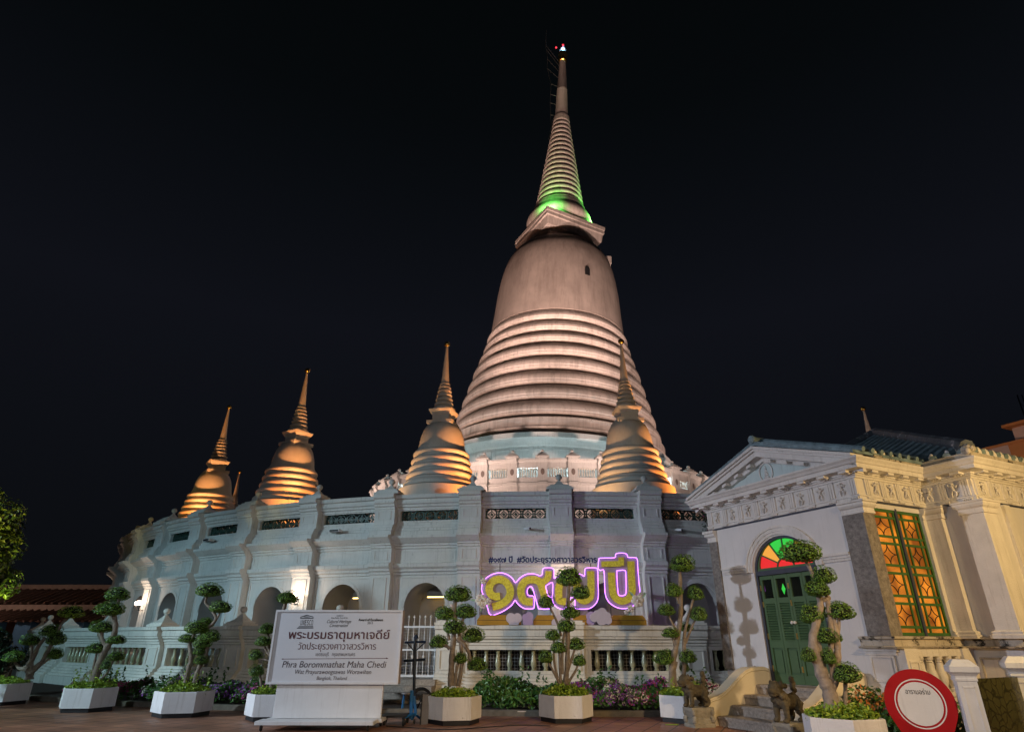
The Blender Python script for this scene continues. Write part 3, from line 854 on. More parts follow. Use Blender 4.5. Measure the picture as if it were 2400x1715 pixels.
# square harmika, a corner towards the viewer
HR = -radians(108)
def sq(hd, z, rot=HR):
    return [(hd * cos(rot + pi / 2 * i), hd * sin(rot + pi / 2 * i), z) for i in range(4)]
q = MB(); q.loft([sq(3.0, 33.2), sq(2.9, 33.9), sq(2.95, 34.4), sq(3.6, 34.75)]); q.build('harmika', M['chedi'], che)
q = MB(); q.loft([sq(3.6, 34.45), sq(3.95, 34.40), sq(4.02, 34.75), sq(4.10, 35.2), sq(4.25, 35.26), sq(4.22, 35.6), sq(4.30, 35.66), sq(4.30, 36.0), sq(4.15, 36.02)]); q.build('harmika_slab', M['chedi'], che)
q = MB(); q.box(3.3, 4.75, -.55, .55, 32.7, 33.45); q.build('ledge', M['chedi'], che)
q = MB(); q.lathe([(2.3, 36.0), (2.7, 36.2), (3.0, 36.6), (3.08, 36.95), (3.0, 37.3), (2.8, 37.7), (2.62, 38.0), (2.55, 38.15), (2.45, 38.5), (2.2, 38.6)], 64); q.build('lotus_disc', M['chedi'], che, 35)
n = 17; z_lo, z_hi = 38.45, 49.7
for i in range(n):
    f0, f1 = i / n, (i + 1) / n
    za, zc = z_lo + (z_hi - z_lo) * (f0 ** 0.97), z_lo + (z_hi - z_lo) * (f1 ** 0.97)
    r = 2.36 + (.86 - 2.36) * (f0 ** 0.92); h = zc - za
    q = MB(); q.lathe([(r - .42, za + .02), (r - .12, za + .04), (r - .02, za + .16 * h), (r, za + .34 * h), (r - .05, za + .58 * h), (r - .16, za + .74 * h), (r - .26, za + .80 * h), (r - .34, za + h + .03)], 48, cap=False)
    q.build('spire_ring', M['chedi'], che, 30)
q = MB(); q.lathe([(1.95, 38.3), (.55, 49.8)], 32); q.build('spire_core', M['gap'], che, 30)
q = MB(); q.lathe([(.7, 49.6), (.86, 49.75), (.88, 50.0), (.80, 50.3), (.82, 50.45), (.72, 50.7), (.67, 50.8), (.66, 51.0), (.55, 54.4), (.56, 54.45), (.54, 54.5), (.33, 58.8)], 40); q.build('spire', M['chedi'], che, 30)
q = MB(); q.lathe([(.33, 58.7), (.46, 58.8), (.48, 59.0), (.40, 59.15), (.38, 59.4), (.50, 59.6), (.52, 59.9), (.44, 60.1), (.25, 60.2)], 24); q.build('gold_collar', M['gold'], che, 40)
q = MB()
for j in range(6):
    t = 2 * pi * j / 6; q.tube([(.36 * cos(t), .36 * sin(t), 60.15), (.22 * cos(t), .22 * sin(t), 61.15)], .03, 6)
q.build('lamp_cage', M['steel'], che)
q = MB(); q.sphere((0, 0, 60.7), (.17, .17, .34), 12, 8); q.build('beacon', M['beacon'], che)
q = MB(); q.sphere((0, -.05, 61.35), .13, 10, 6); q.build('obstruction_lamp', M['beacon_red'], che)
q = MB(); q.sphere((-.75, 0, 61.0), .11, 10, 6); q.build('obstruction_lamp', M['beacon_red'], che)
q = MB(); br = [(58.6, 61.2, 1.55), (58.0, 60.6, 1.5), (57.2, 59.0, 1.3), (56.2, 57.6, 1.3), (55.0, 55.3, .85), (53.6, 53.8, .85), (52.4, 52.55, .85), (50.8, 50.9, .80), (49.2, 49.25, .65)]
for z0, z1, L_ in br:
    q.tube([(-.3, 0, z0), (-.35 - L_, -.1, z1)], .035, 5)
q.tube([(-.35 - 1.55, -.1, 63.6), (-.35 - 1.55, -.1, 61.2)], .03, 5)
q.tube([(-.35 - L_, -.1, z1) for z0, z1, L_ in br] + [(-1.3, -.1, 47.5)], .022, 5)
q.build('lightning_conductor', M['steel'], che)
q = MB(); q.tube([(3.9, -.6, 36.0), (3.9, -.6, 36.35)], .05, 8); q.sphere((3.9, -.6, 36.45), (.22, .12, .16), 10, 6); q.build('green_floodlight', M['steel'], che)

# balustrade round the foot of the chedi
UX = CX + 0.5
ub = thing('chedi_balustrade', 'pinkish white balustrade with round-holed posts circling the foot of the great chedi', 'balustrade', (UX, CY, 0))
RU = 12.6
q = MB()
strip(q, [(-.1, 4.5), (-.1, 9.10), (.0, 9.12), (.0, 9.48), (.12, 9.50), (.12, 9.60), (.04, 9.63), (.04, 9.94), (-.25, 9.94)], RU, -2.0, 2.0, 128)
strip(q, [(-.25, 10.48), (.04, 10.48), (.04, 10.80), (.10, 10.82), (.16, 10.9), (.16, 11.0), (-.35, 11.0), (-.35, 10.48)], RU, -2.0, 2.0, 128)
q.build('rail', M['wall'], ub, 25)
DU = 0.1365; U0 = -0.0485
post = MB(); hu = 0.0215
block(post, [(.12, 4.6), (.12, 9.15), (.18, 9.2), (.18, 9.45), (.30, 9.5), (.30, 9.62), (.20, 9.66), (.20, 10.75), (.26, 10.8), (.32, 10.9), (.32, 11.02), (-.4, 11.03), (-.4, 9.6)], RU, -hu, hu, -.3, 3)
for i, (w, z0, z1) in enumerate(((.40, 11.03, 11.10), (.32, 11.10, 11.18), (.24, 11.18, 11.26), (.16, 11.26, 11.33))):
    post.box(-w, w, -RU - w + .0, -RU + w, z0, z1)
post.lathe([(.05, 11.33), (.05, 11.38), (.10, 11.42), (.11, 11.47), (.06, 11.54), (0, 11.56)], 12, (0, -RU, 0))
post0 = post.build('post', M['wall'], ub, 25)
q = MB(); q.lathe([(.0, 0), (.09, 0), (.11, .02), (.09, .03)], 16)
q.v = [(x, -RU - .20 - z, 10.2 + y * 1.7) for x, y, z in q.v]
hole0 = q.build('oval_hole', M['gap'], post0)
ubal = MB(); ubal.lathe([(.05, 9.94), (.05, 9.98), (.028, 10.01), (.05, 10.10), (.054, 10.16), (.03, 10.28), (.026, 10.36), (.05, 10.42), (.05, 10.48)], 10, (0, -RU + .12, 0))
ubal0 = ubal.build('baluster', M['parapet'], ub, 40)
first = True
for k in range(-9, 10):
    a = U0 + k * DU
    if k == -9: post0.rotation_euler.z = a
    else:
        p_ = place(post0, ub, rz=a); place(hole0, p_)
    if abs(k) <= 6:
        for j in range(7):
            b = a + hu + .006 + (DU - 2 * hu - .012) * (j + .5) / 7
            if first: ubal0.rotation_euler.z = b; first = False
            else: place(ubal0, ub, rz=b)

# ------------------------------------------------------------------ the ring of small chedis on the gallery roof
def make_small():
    root = thing('small_chedi', '', 'small chedi')
    z = 4.95
    q = MB(); q.lathe([(1.70, 4.9), (1.70, 6.5), (1.66, 6.95), (1.50, 7.02)], 48); q.build('base', M['small'], root, 30)
    rr = [(1.50, 7.02), (1.40, 7.36), (1.31, 7.68), (1.235, 8.0), (1.165, 8.32)]
    for r, z0 in rr:
        q = MB(); q.lathe([(r - .3, z0), (r - .10, z0), (r - .03, z0 + .03), (r, z0 + .10), (r - .01, z0 + .17), (r - .06, z0 + .23), (r - .12, z0 + .255), (r - .14, z0 + .33), (r - .4, z0 + .34)], 48, cap=False)
        q.build('ring', M['small'], root, 35)
    q = MB(); q.lathe([(1.02, 8.60), (.99, 8.7), (.955, 8.85), (.93, 9.05), (.89, 9.25), (.82, 9.48), (.74, 9.64), (.64, 9.76), (.5, 9.84), (.2, 9.88)], 48); q.build('bell', M['small'], root, 40)
    s4 = lambda hd, zz: [(hd * cos(pi / 4 + pi / 2 * i), hd * sin(pi / 4 + pi / 2 * i), zz) for i in range(4)]
    q = MB(); q.loft([s4(.74, 9.74), s4(.78, 9.76), s4(.78, 9.90), s4(.56, 9.93)]); q.loft([s4(.52, 9.9), s4(.52, 10.16), s4(.57, 10.2), s4(.70, 10.36), s4(.72, 10.42), s4(.48, 10.43)]); q.build('harmika', M['small'], root)
    r_ = [(.47, 10.42), (.40, 10.66), (.36, 10.87), (.325, 11.07), (.295, 11.26), (.262, 11.44), (.222, 11.61)]
    q = MB()
    pr = []
    for i, (r, z0) in enumerate(r_):
        h = (r_[i + 1][1] if i < 6 else 11.76) - z0
        pr += [(r * .60, z0), (r - .03, z0 + .03 * h), (r + .01, z0 + .20 * h), (r + .01, z0 + .42 * h), (r - .03, z0 + .60 * h), (r * .62, z0 + .68 * h), (r * .58, z0 + .97 * h)]
    q.lathe(pr, 32); q.build('spire_ring_stack', M['small'], root, 35)
    q = MB(); q.lathe([(.13, 11.72), (.175, 11.76), (.165, 11.9), (.045, 13.55)], 24); q.build('spire', M['small'], root, 40)
    q = MB(); q.sphere((0, 0, 13.66), .13, 16, 10); q.build('gold_ball', M['gold'], root, 60)
    return root
small = [(0, 'small orange-lit chedi in front of the right flank of the great chedi'),
         (-1, 'small orange-lit chedi standing just left of the great chedi'),
         (-2, 'small orange-lit chedi, second from the left of the tall ones'),
         (-3, 'leftmost tall small chedi above the curved wall'),
         (-4, 'small chedi hidden behind the leftmost tall one, only its gold ball peeping out'),
         (-5, 'tiny far small chedi peeping between the two left ones'),
         (2, 'thin white small chedi tip with a gold ball above the tiled pavilion roof')]
s0 = make_small()
ORANGE = (1.0, 0.29, 0.05)
for i, (k, lab) in enumerate(small):
    o = s0 if i == 0 else copy_tree(s0)
    a = 0.134 + k * pi / 9
    rad_ = 22.5
    if k == -5: a -= .03
    px, py = CX + rad_ * sin(a), CY - rad_ * cos(a)
    if k == -5:
        d_ = ray(562, 1106); k_ = (13.66 - EYE) / d_.z; px, py = d_.x * k_, d_.y * k_
    if k == 2:
        p_ = at(2023, 958, 32.0); px, py = p_.x, p_.y; dz = p_.z - 13.66
        o.location = (px, py, dz)
    else:
        if k == -3: px -= .32
        o.location = (px, py, 0)
    o.rotation_euler = (0, 0, a)
    tag(o, lab, 'small chedi', 'small chedis on the gallery roof')
    # two sodium floods at the foot of each, left and right of its front
    for s_ in (-1, 1):
        if k == 2: continue
        b = a + s_ * 0.118
        ex = px + 1.7 * sin(a) + s_ * 2.9 * cos(a); ey = py - 1.7 * cos(a) + s_ * 2.9 * sin(a)
        col = ORANGE if s_ > 0 or k < -1 else (1.0, 0.52, 0.18)
        lamp('roof_flood_light', 'SPOT', (ex, ey, 5.15), 1000 if s_ > 0 else (330 if k >= -1 else 90), col, (px, py, 11.4), 0.08, 84, 0.9)
        if s_ > 0 or k >= -1:
            lamp('roof_spire_light', 'SPOT', (ex, ey, 5.2), 1050 if s_ > 0 else 200, (1.0, .46, .17), (px, py, 11.6), 0.06, 36, 0.9)

PINK = (1.0, 0.68, 0.56)
# floods of the great chedi: pinkish sodium all round, cool light at the drum, green at the spire foot
for b, en in ((-1.15, 3000), (-.42, 3400), (.30, 3400), (1.1, 3000)):
    ex, ey = UX + 20.5 * sin(b), CY - 20.5 * cos(b)
    lamp('chedi_flood_light', 'SPOT', (ex, ey, 6.2), en * 1.25, PINK, (CX + 1.6, CY, 27), 0.25, 77, 1.0)
for b in (-.16, .13, .50):
    ex, ey = UX + 19.0 * sin(b), CY - 19.0 * cos(b)
    lamp('terrace_flood_light', 'SPOT', (ex, ey, 5.3), 420, PINK, (UX + 12.5 * sin(b), CY - 12.5 * cos(b), 7.2), 0.2, 100, 0.9)
for b in (-.42, .30):
    ex, ey = UX + 20.5 * sin(b), CY - 20.5 * cos(b)
    lamp('spire_beam_light', 'SPOT', (ex, ey, 6.4), 19000, PINK, (CX + 2.6, CY, 41), 0.2, 42, 0.8)
for b in (-.75, -.1, .55):
    ex, ey = UX + 11.6 * sin(b), CY - 11.6 * cos(b)
    lamp('drum_light', 'POINT', (ex, ey, 9.6), 260, (0.72, 0.95, 1.0), None, 0.2)
for bx, by, en in ((-1.25, -3.75, 520), (3.75, -1.2, 480)):
    lamp('spire_light', 'SPOT', (CX + .8 + LEAN * 36 + bx, CY + by, 36.3), en, (0.18, 1.0, 0.14), (CX + .8 + LEAN * 39 - .05 * bx, CY - .05 * by, 40.5), 0.1, 130, 0.9)
# ================================================================== the pavilion (local frame: x along the door front, y into the building)
PA = radians(26.2)
U = Vector((sin(PA), -cos(PA), 0)); Wd = Vector((cos(PA), sin(PA), 0))
PO = Vector((5.319, 13.972, 0)) + U * 0.78
pav = thing('pavilion', 'white neoclassical pavilion with a gabled porch, green folding doors and a stained glass fanlight', 'pavilion', PO, atan2(U.y, U.x))
XL, XR, YS, XW = -1.98, 2.02, 2.0, 2.97       # porch left and right, start of the side wing, outer face of the wing

def sweep(mb, path, prof, closed_ends=True):
    """moulding profile (outset, z) carried along a plan polyline, outside on the right hand"""
    n = len(path); offs = []
    for i in range(n):
        ns = []
        for a, b in ((i - 1, i), (i, i + 1)):
            if a < 0 or b >= n: continue
            d = Vector((path[b][0] - path[a][0], path[b][1] - path[a][1])).normalized()
            ns.append(Vector((d.y, -d.x)))
        if len(ns) == 2:
            s_ = ns[0] + ns[1]; s_ = s_ / (s_.dot(ns[0]))
            offs.append(s_)
        else: offs.append(ns[0])
    rows = [[(p[0] + o.x * d, p[1] + o.y * d, z) for d, z in prof] for p, o in zip(path, offs)]
    b = len(mb.v); k = len(prof)
    for r in rows: mb.v += r
    for j in range(n - 1):
        for i in range(k - 1):
            mb.f.append((b + j * k + i, b + (j + 1) * k + i, b + (j + 1) * k + i + 1, b + j * k + i + 1))
    if closed_ends:
        mb.f.append(tuple(b + i for i in range(k))); mb.f.append(tuple(b + (n - 1) * k + i for i in reversed(range(k))))

ZD = 0.672
HD, SPZ, RSE = 0.80, 2.80, 0.70       # door opening: half width, spring line, rise
q = MB()
# front wall with arched opening
q.box(XL, -HD, 0, .30, 0, 3.86); q.box(HD, XR, 0, .30, 0, 3.86); q.box(-HD, HD, .02, .30, 0, ZD)
arc = [(-HD * cos(t), SPZ + RSE * sin(t)) for t in [pi * i / 20 for i in range(21)]]
for (x0, z0), (x1, z1) in zip(arc[:-1], arc[1:]):
    q.quad((x0, 0, z0), (x1, 0, z1), (x1, 0, 3.86), (x0, 0, 3.86))
    q.quad((x0, 0, z0), (x1, 0, z1), (x1, .30, z1), (x0, .30, z0))
q.quad((-HD, 0, ZD), (-HD, .3, ZD), (-HD, .3, SPZ), (-HD, 0, SPZ)); q.quad((HD, 0, ZD), (HD, .3, ZD), (HD, .3, SPZ), (HD, 0, SPZ))
# left wall, side wall below and above the window, wing
q.box(XL, XL + .3, .30, 8, 0, 3.86)
q.box(XR - .30, XR - .03, .30, YS, 0, 1.40); q.box(XR - .28, XR - .02, .30, YS, 3.772, 3.868)
q.box(XR - .3, XW, YS, 8, 0, 3.86)
q.build('wall', M['pav'], pav)
# string course, archivolt, plinth
for x0, x1 in ((XL + .28, -.97), (.97, XR - .42)):
    q = MB()
    for d, z0, z1 in ((.03, 2.84, 2.89), (.05, 2.89, 2.94), (.08, 2.94, 2.99)):
        q.box(x0, x1, -d, .01, z0, z1)
    q.build('string_course', M['pav_trim'], pav)
q = MB()
for r0, r1, d in ((.0, .06, .03), (.06, .13, .045), (.13, .18, .065)):
    for i in range(20):
        t0, t1 = pi * i / 20, pi * (i + 1) / 20
        o = lambda r, t, y: (-(HD + .01 + r) * cos(t), y, SPZ + .02 + (RSE + .01 + r) * sin(t))
        q.loft([[o(r0, t0, .01), o(r1, t0, .01), o(r1, t0, -d), o(r0, t0, -d)], [o(r0, t1, .01), o(r1, t1, .01), o(r1, t1, -d), o(r0, t1, -d)]])
q.build('archivolt', M['pav_trim'], pav)
q = MB(); q.box(XL + .2, -1.02, -.05, .01, .0, .80); q.build('plinth', M['pav_trim'], pav)
q = MB(); q.box(1.02, XR + .03, -.05, .01, .601, .74); q.box(1.02, XR + .04, -.08, .01, .0, .60); q.build('plinth', M['pav_trim'], pav)
# corner panel under the stone pillar
q = MB()
for s0, s1, z0, z1 in ((1.52, 1.98, 1.20, 1.235), (1.52, 1.98, .82, .855), (1.52, 1.555, .855, 1.20), (1.945, 1.98, .855, 1.20)):
    q.box(s0, s1, -.02, .01, z0, z1)
for z0, z1, d in ((1.24, 1.30, .03), (1.30, 1.345, .06)):
    q.box(1.46, XR + d, -d, .01, z0, z1)
q.build('panel', M['pav_trim'], pav)
q = MB(); sweep(q, [(1.44, 0), (XR, 0), (XR, YS)], [(-.02, 1.345), (.12, 1.345), (.14, 1.37), (.06, 1.385), (.06, 1.48), (.10, 1.50), (.10, 1.535), (-.02, 1.545)])
sweep(q, [(XR, YS), (XW, YS), (XW, 8)], [(-.02, 1.345), (.13, 1.345), (.15, 1.37), (.07, 1.385), (.07, 1.48), (.11, 1.50), (.11, 1.535), (-.02, 1.545)])
q.build('ledge', M['mould'], pav)
# stone pillars
q = MB(); q.box(1.60, XR + .02, -.045, .27, 1.545, 3.64); pill = q.build('stone_pillar', M['stone'], pav)
q = MB(); sweep(q, [(1.60, 0), (XR, 0), (XR, .27)], [(-.02, 3.62), (.06, 3.64), (.06, 3.67), (.05, 3.68), (.05, 3.735), (.09, 3.76), (.11, 3.79), (.11, 3.83), (.14, 3.84), (.14, 3.872), (-.02, 3.872)])
q.box(1.60, 1.605, -.05, 0.01, 3.62, 3.87)
q.build('capital', M['pav_trim'], pill)
q = MB(); q.box(XL - .02, XL + .22, -.045, .27, .9, 3.60); pill = q.build('stone_pillar', M['stone'], pav)
q = MB(); sweep(q, [(XL, .27), (XL, 0), (XL + .22, 0)], [(-.02, 3.58), (.06, 3.60), (.06, 3.63), (.05, 3.64), (.05, 3.70), (.10, 3.74), (.10, 3.79), (.13, 3.80), (.13, 3.86), (-.02, 3.86)])
q.build('capital', M['pav_trim'], pill)
# entablature
path = [(XL, 3.0), (XL, 0), (XR, 0), (XR, YS), (XW, YS), (XW, 8.0)]
q = MB(); sweep(q, path, [(-.05, 3.862), (.005, 3.862), (.005, 3.905), (-.05, 3.905)]); q.build('slate_band', M['slate'], pav)
ent = MB(); sweep(ent, path, [(-.05, 3.90), (.02, 3.90), (.02, 3.955), (.035, 3.96), (.035, 3.985), (.0, 3.99), (.0, 4.30), (.03, 4.305), (.03, 4.335), (.06, 4.35), (.06, 4.375), (-.05, 4.375)])
ent.build('frieze', M['pav_trim'], pav)
cor = MB(); sweep(cor, path, [(-.05, 4.37), (.08, 4.38), (.08, 4.41), (.27, 4.425), (.27, 4.50), (.30, 4.515), (.32, 4.55), (.36, 4.59), (.36, 4.62), (-.05, 4.63)])
cor.build('cornice', M['pav_trim'], pav)
# triglyphs, guttae, modillions
def runs():
    pitch = 0.462
    out = []
    for i in range(9): out.append((( -1.90 + i * (3.84 / 8), 0), (1, 0), (0, -1)))
    for i in range(4): out.append(((XR, .28 + i * .46), (0, 1), (1, 0)))
    for x in (2.42, 2.84): out.append(((x, YS), (1, 0), (0, -1)))
    for i in range(9): out.append(((XW, 2.13 + i * .46), (0, 1), (1, 0)))
    return out
def obox(mb, c, t, nrm, a0, a1, d0, d1, z0, z1):
    P = lambda a, d, z: (c[0] + t[0] * a + nrm[0] * d, c[1] + t[1] * a + nrm[1] * d, z)
    mb.loft([[P(a0, d0, z0), P(a1, d0, z0), P(a1, d1, z0), P(a0, d1, z0)], [P(a0, d0, z1), P(a1, d0, z1), P(a1, d1, z1), P(a0, d1, z1)]])
for c, t, nrm in runs():
    q = MB()
    for a in (-.075, -.022, .031):
        obox(q, c, t, nrm, a, a + .044, -.01, .03, 3.992, 4.298)
    obox(q, c, t, nrm, -.09, .09, .03, .05, 3.925, 3.952)
    for j in range(5):
        obox(q, c, t, nrm, -.085 + j * .036, -.085 + j * .036 + .022, .02, .045, 3.905, 3.925)
    q.build('triglyph', M['pav_trim'], pav)
    q = MB(); obox(q, c, t, nrm, -.085, .085, .05, .245, 4.378, 4.432)
    for j in (-.05, .0, .05):
        p_ = (c[0] + t[0] * j + nrm[0] * .12, c[1] + t[1] * j + nrm[1] * .12)
        q.lathe([(.016, 4.356), (.02, 4.38)], 6, (p_[0], p_[1], 0))
    q.build('modillion', M['pav_trim'], pav)
# relief figures: dancers between leaf sprays
def relief(seed):
    rnd = random.Random(seed); q = MB()
    s = 1 if seed % 2 else -1
    q.sphere((.0 * s, -.022, .10), (.020, .02, .022), 8, 5)
    q.sphere((.005 * s, -.02, .045), (.028, .024, .045), 8, 6)
    q.sphere((-.005 * s, -.02, -.005), (.026, .024, .03), 8, 5)
    for pts in (((-.015 * s, -.02, -.02), (-.05 * s, -.022, -.07), (-.02 * s, -.02, -.13)), ((.012 * s, -.02, -.02), (.04 * s, -.022, -.075), (.035 * s, -.02, -.135)),
                ((.02 * s, -.02, .07), (.06 * s, -.022, .06), (.075 * s, -.02, .11)), ((-.02 * s, -.02, .07), (-.055 * s, -.022, .04), (-.085 * s, -.02, .075))):
        q.tube(smooth_path(pts, 3), [.016, .015, .014, .013, .012, .011, .009], 6)
    for i in range(9):
        t = rnd.uniform(0, 2 * pi); r = rnd.uniform(.06, .085)
        q.tube([(r * .8 * cos(t), -.006, r * 1.1 * sin(t)), (r * 1.25 * cos(t), -.016, r * 1.6 * sin(t))], [.010, .003], 5)
    return q
rel0 = {}
def put_relief(c, t, nrm, i, z=4.145, sc=1.0):
    rz = atan2(t[1], t[0])
    if i % 2 not in rel0:
        o = relief(i % 2 + 3).build('relief_figure', M['pav_trim'], pav, 60); rel0[i % 2] = o
    else:
        o = place(rel0[i % 2], pav)
    o.location = (c[0] + nrm[0] * .012, c[1] + nrm[1] * .012, z); o.rotation_euler = (0, 0, rz); o.scale = (sc, sc, sc)
for i in range(8): put_relief((-1.90 + (i + .5) * .48, 0), (1, 0), (0, -1), i)
for i in range(4): put_relief((XR, .51 + i * .46), (0, 1), (1, 0), i)
for i, x in enumerate((2.17, 2.63)): put_relief((x, YS), (1, 0), (0, -1), i, sc=1.05)
for i in range(7): put_relief((XW, 2.28 + i * .46), (0, 1), (1, 0), i)
# pediment
q = MB()
q.prism_y([(-2.0, 4.60), (2.0, 4.60), (0, 5.33)], -.02, .25); q.build('tympanum', mat('tympanum_plaster', (0.56, 0.66, 0.66), 0.8, 0.07, 2, 0.1, streak=0.4), pav)
q = MB()
AP = 5.42
for s in (-1, 1):
    for (d0, d1, y) in ((.0, .10, -.10), (.10, .22, -.27), (.22, .27, -.32), (.27, .33, -.37)):
        # raking band between two parallel offsets below the roof slope
        sl = (AP - 4.68) / 2.28
        lo, hi = .33 - d0, .33 - d1
        pts = [(0, AP - lo), (s * 2.28, AP - sl * 2.28 - lo), (s * 2.28, AP - sl * 2.28 - hi), (0, AP - hi)]
        q.prism_y(pts, y, .0)
q.build('raking_cornice', M['pav_trim'], pav)
sl = (AP - 4.68) / 2.28
for s in (-1, 1):
    for i in range(5):
        x = .22 + i * .40
        q = MB()
        z = AP - .345 - sl * x
        q.prism_y([(s * x, z + .02), (s * (x + .13), z - sl * .13 + .02), (s * (x + .13), z - sl * .13 + .085), (s * x, z + .085)], -.24, -.09)
        q.build('raking_modillion', M['pav_trim'], pav)
q = MB()
for i in range(24):
    t0, t1 = 2 * pi * i / 24, 2 * pi * (i + 1) / 24
    o = lambda r, t, y: (r * .95 * cos(t), y, 4.86 + r * 1.12 * sin(t))
    q.loft([[o(.175, t0, -.02), o(.2, t0, -.02), o(.2, t0, -.045), o(.175, t0, -.045)], [o(.175, t1, -.02), o(.2, t1, -.02), o(.2, t1, -.045), o(.175, t1, -.045)]])
# crowned emblem inside: cushion, tiered crown, tip
for r, z, h in ((.10, -.14, .04), (.075, -.10, .045), (.062, -.05, .04), (.05, -.005, .04), (.036, .04, .04), (.024, .085, .04), (.012, .13, .04)):
    q.sphere((0, -.03, 4.86 + z), (r, .02, h * .62), 10, 6)
q.build('medallion', M['pav_trim'], pav, 60)

# porch roof: two slopes with a thick glazed edge
q = MB()
zr = AP + .02
for s in (-1, 1):
    n = 13
    q.loft([[(0, -.30, zr), (s * 2.30, -.30, zr - sl * 2.30), (s * 2.30, -.30, zr - sl * 2.30 + .06), (0, -.30, zr + .10)],
            [(0, 5.0, zr), (s * 2.36, 2.2, zr - sl * 2.36), (s * 2.36, 2.2, zr - sl * 2.36 + .07), (0, 5.0, zr + .13)]])
    for i in range(9):
        y = -.06 + .27 * i
        q.tube([(s * .05, y, zr + .13), (s * 2.36, y, zr - sl * 2.30 + .08)], .055, 6)
q.tube([(0, -.30, zr + .13), (0, 5.0, zr + .17)], .085, 8)
q.sphere((0, -.31, zr + .14), (.10, .05, .10), 10, 6)
q.build('roof', M['roof_teal'], pav)
# main hipped roof behind the porch with rounded tile rows
E_ = Vector((XW + .22, YS - .22, 4.72)); T_ = Vector((XW + .22 - 4.40, YS - .22 + 4.40, 6.93)); LX = -2.3
q = MB()
q.poly([(E_.x, E_.y, E_.z), (T_.x, T_.y, T_.z), (LX, E_.y, E_.z)])
q.poly([(E_.x, E_.y, E_.z), (T_.x, T_.y, T_.z), (T_.x, T_.y + 6, T_.z), (E_.x, E_.y + 10.4, E_.z)])
q.poly([(LX, E_.y, E_.z), (T_.x, T_.y, T_.z), (T_.x, T_.y + 6, T_.z), (LX, E_.y + 10.4, E_.z)])
m_ = (T_.z - E_.z) / (T_.y - E_.y)
x = E_.x - .10
while x > LX:
    if x > T_.x: y1 = E_.y + (E_.x - x)
    else: y1 = E_.y + (x - LX) * (T_.y - E_.y) / (T_.x - LX)
    z1 = E_.z + (y1 - E_.y) * m_
    yy = E_.y - .06
    q.tube([(x, yy, E_.z + .03 - .06 * m_), (x, (yy + y1) / 2, (E_.z + z1) / 2 + .03), (x, y1, z1 + .03)], .085, 7)
    x -= .26
y = E_.y + .12
while y < E_.y + 8:
    dx = min(y - E_.y, 4.4)
    q.tube([(E_.x + .06, y, E_.z + .03), (E_.x - dx, y, E_.z + .03 + dx * m_)], .085, 7)
    y += .26
q.build('main_roof', M['roof_teal'], pav)
q = MB()
q.tube([(E_.x + .02, E_.y - .02, E_.z + .12), (T_.x, T_.y, T_.z + .12)], .13, 8)
q.tube([(LX, E_.y, E_.z + .12), (T_.x, T_.y, T_.z + .12)], .12, 8)
q.tube([(T_.x, T_.y, T_.z + .12), (T_.x, T_.y + 6, T_.z + .12)], .13, 8)
q.build('ridge', mat('flaking_ridge_tile', (0.07, 0.085, 0.10), 0.6, 0.5, 4, 0.4, spots=1.0, streak_col=(1.3, 1.2, 1.2), spot_scale=3.5, spot_pos=0.57), pav)
q = MB()
q.box(XR - .30, XR + .12, -.10, .20, 4.60, 4.86)
q.sphere((XR - .1, .05, 4.90), (.12, .10, .07), 8, 5)
q.build('corner_block', M['pav_trim'], pav)
# rounded eave tiles standing on the cornice
an = MB()
an.sphere((0, 0, .04), (.045, .04, .07), 8, 6); an.box(-.05, .05, -.03, .10, -.06, .05)
an0 = None
spots_ = [((XR + .26, .34 + i * .25), pi / 2) for i in range(7)] + [((XR + .52 + i * .30, YS - .26), 0) for i in range(3)] + [((XW + .26, YS + .05 + i * .25), pi / 2) for i in range(18)]
for (x, y), r_ in spots_:
    if an0 is None:
        an0 = an.build('antefix', M['pav_trim'], pav, 50); an0.location = (x, y, 4.75); an0.rotation_euler.z = r_
    else: place(an0, pav, (x, y, 4.75), r_)
q = MB(); rnd_ = random.Random(4)
for i in range(16):
    t = i / 15; q.sphere((XW + .30 - .35 * t + rnd_.uniform(-.05, .05), YS - .30 + .35 * t + rnd_.uniform(-.05, .05), 4.74 + .30 * t * (1 - .3 * t) + rnd_.uniform(-.03, .03)), (rnd_.uniform(.05, .09), rnd_.uniform(.05, .09), rnd_.uniform(.05, .10)), 8, 5)
q.build('corner_ornament', M['mould'], pav, 50)
q = MB(); sweep(q, [(XR, .25), (XR, YS), (XW, YS), (XW, 8)], [(-.1, 4.62), (.27, 4.625), (.30, 4.66), (.30, 4.72), (-.1, 4.74)]); q.build('gutter_edge', M['mould'], pav)

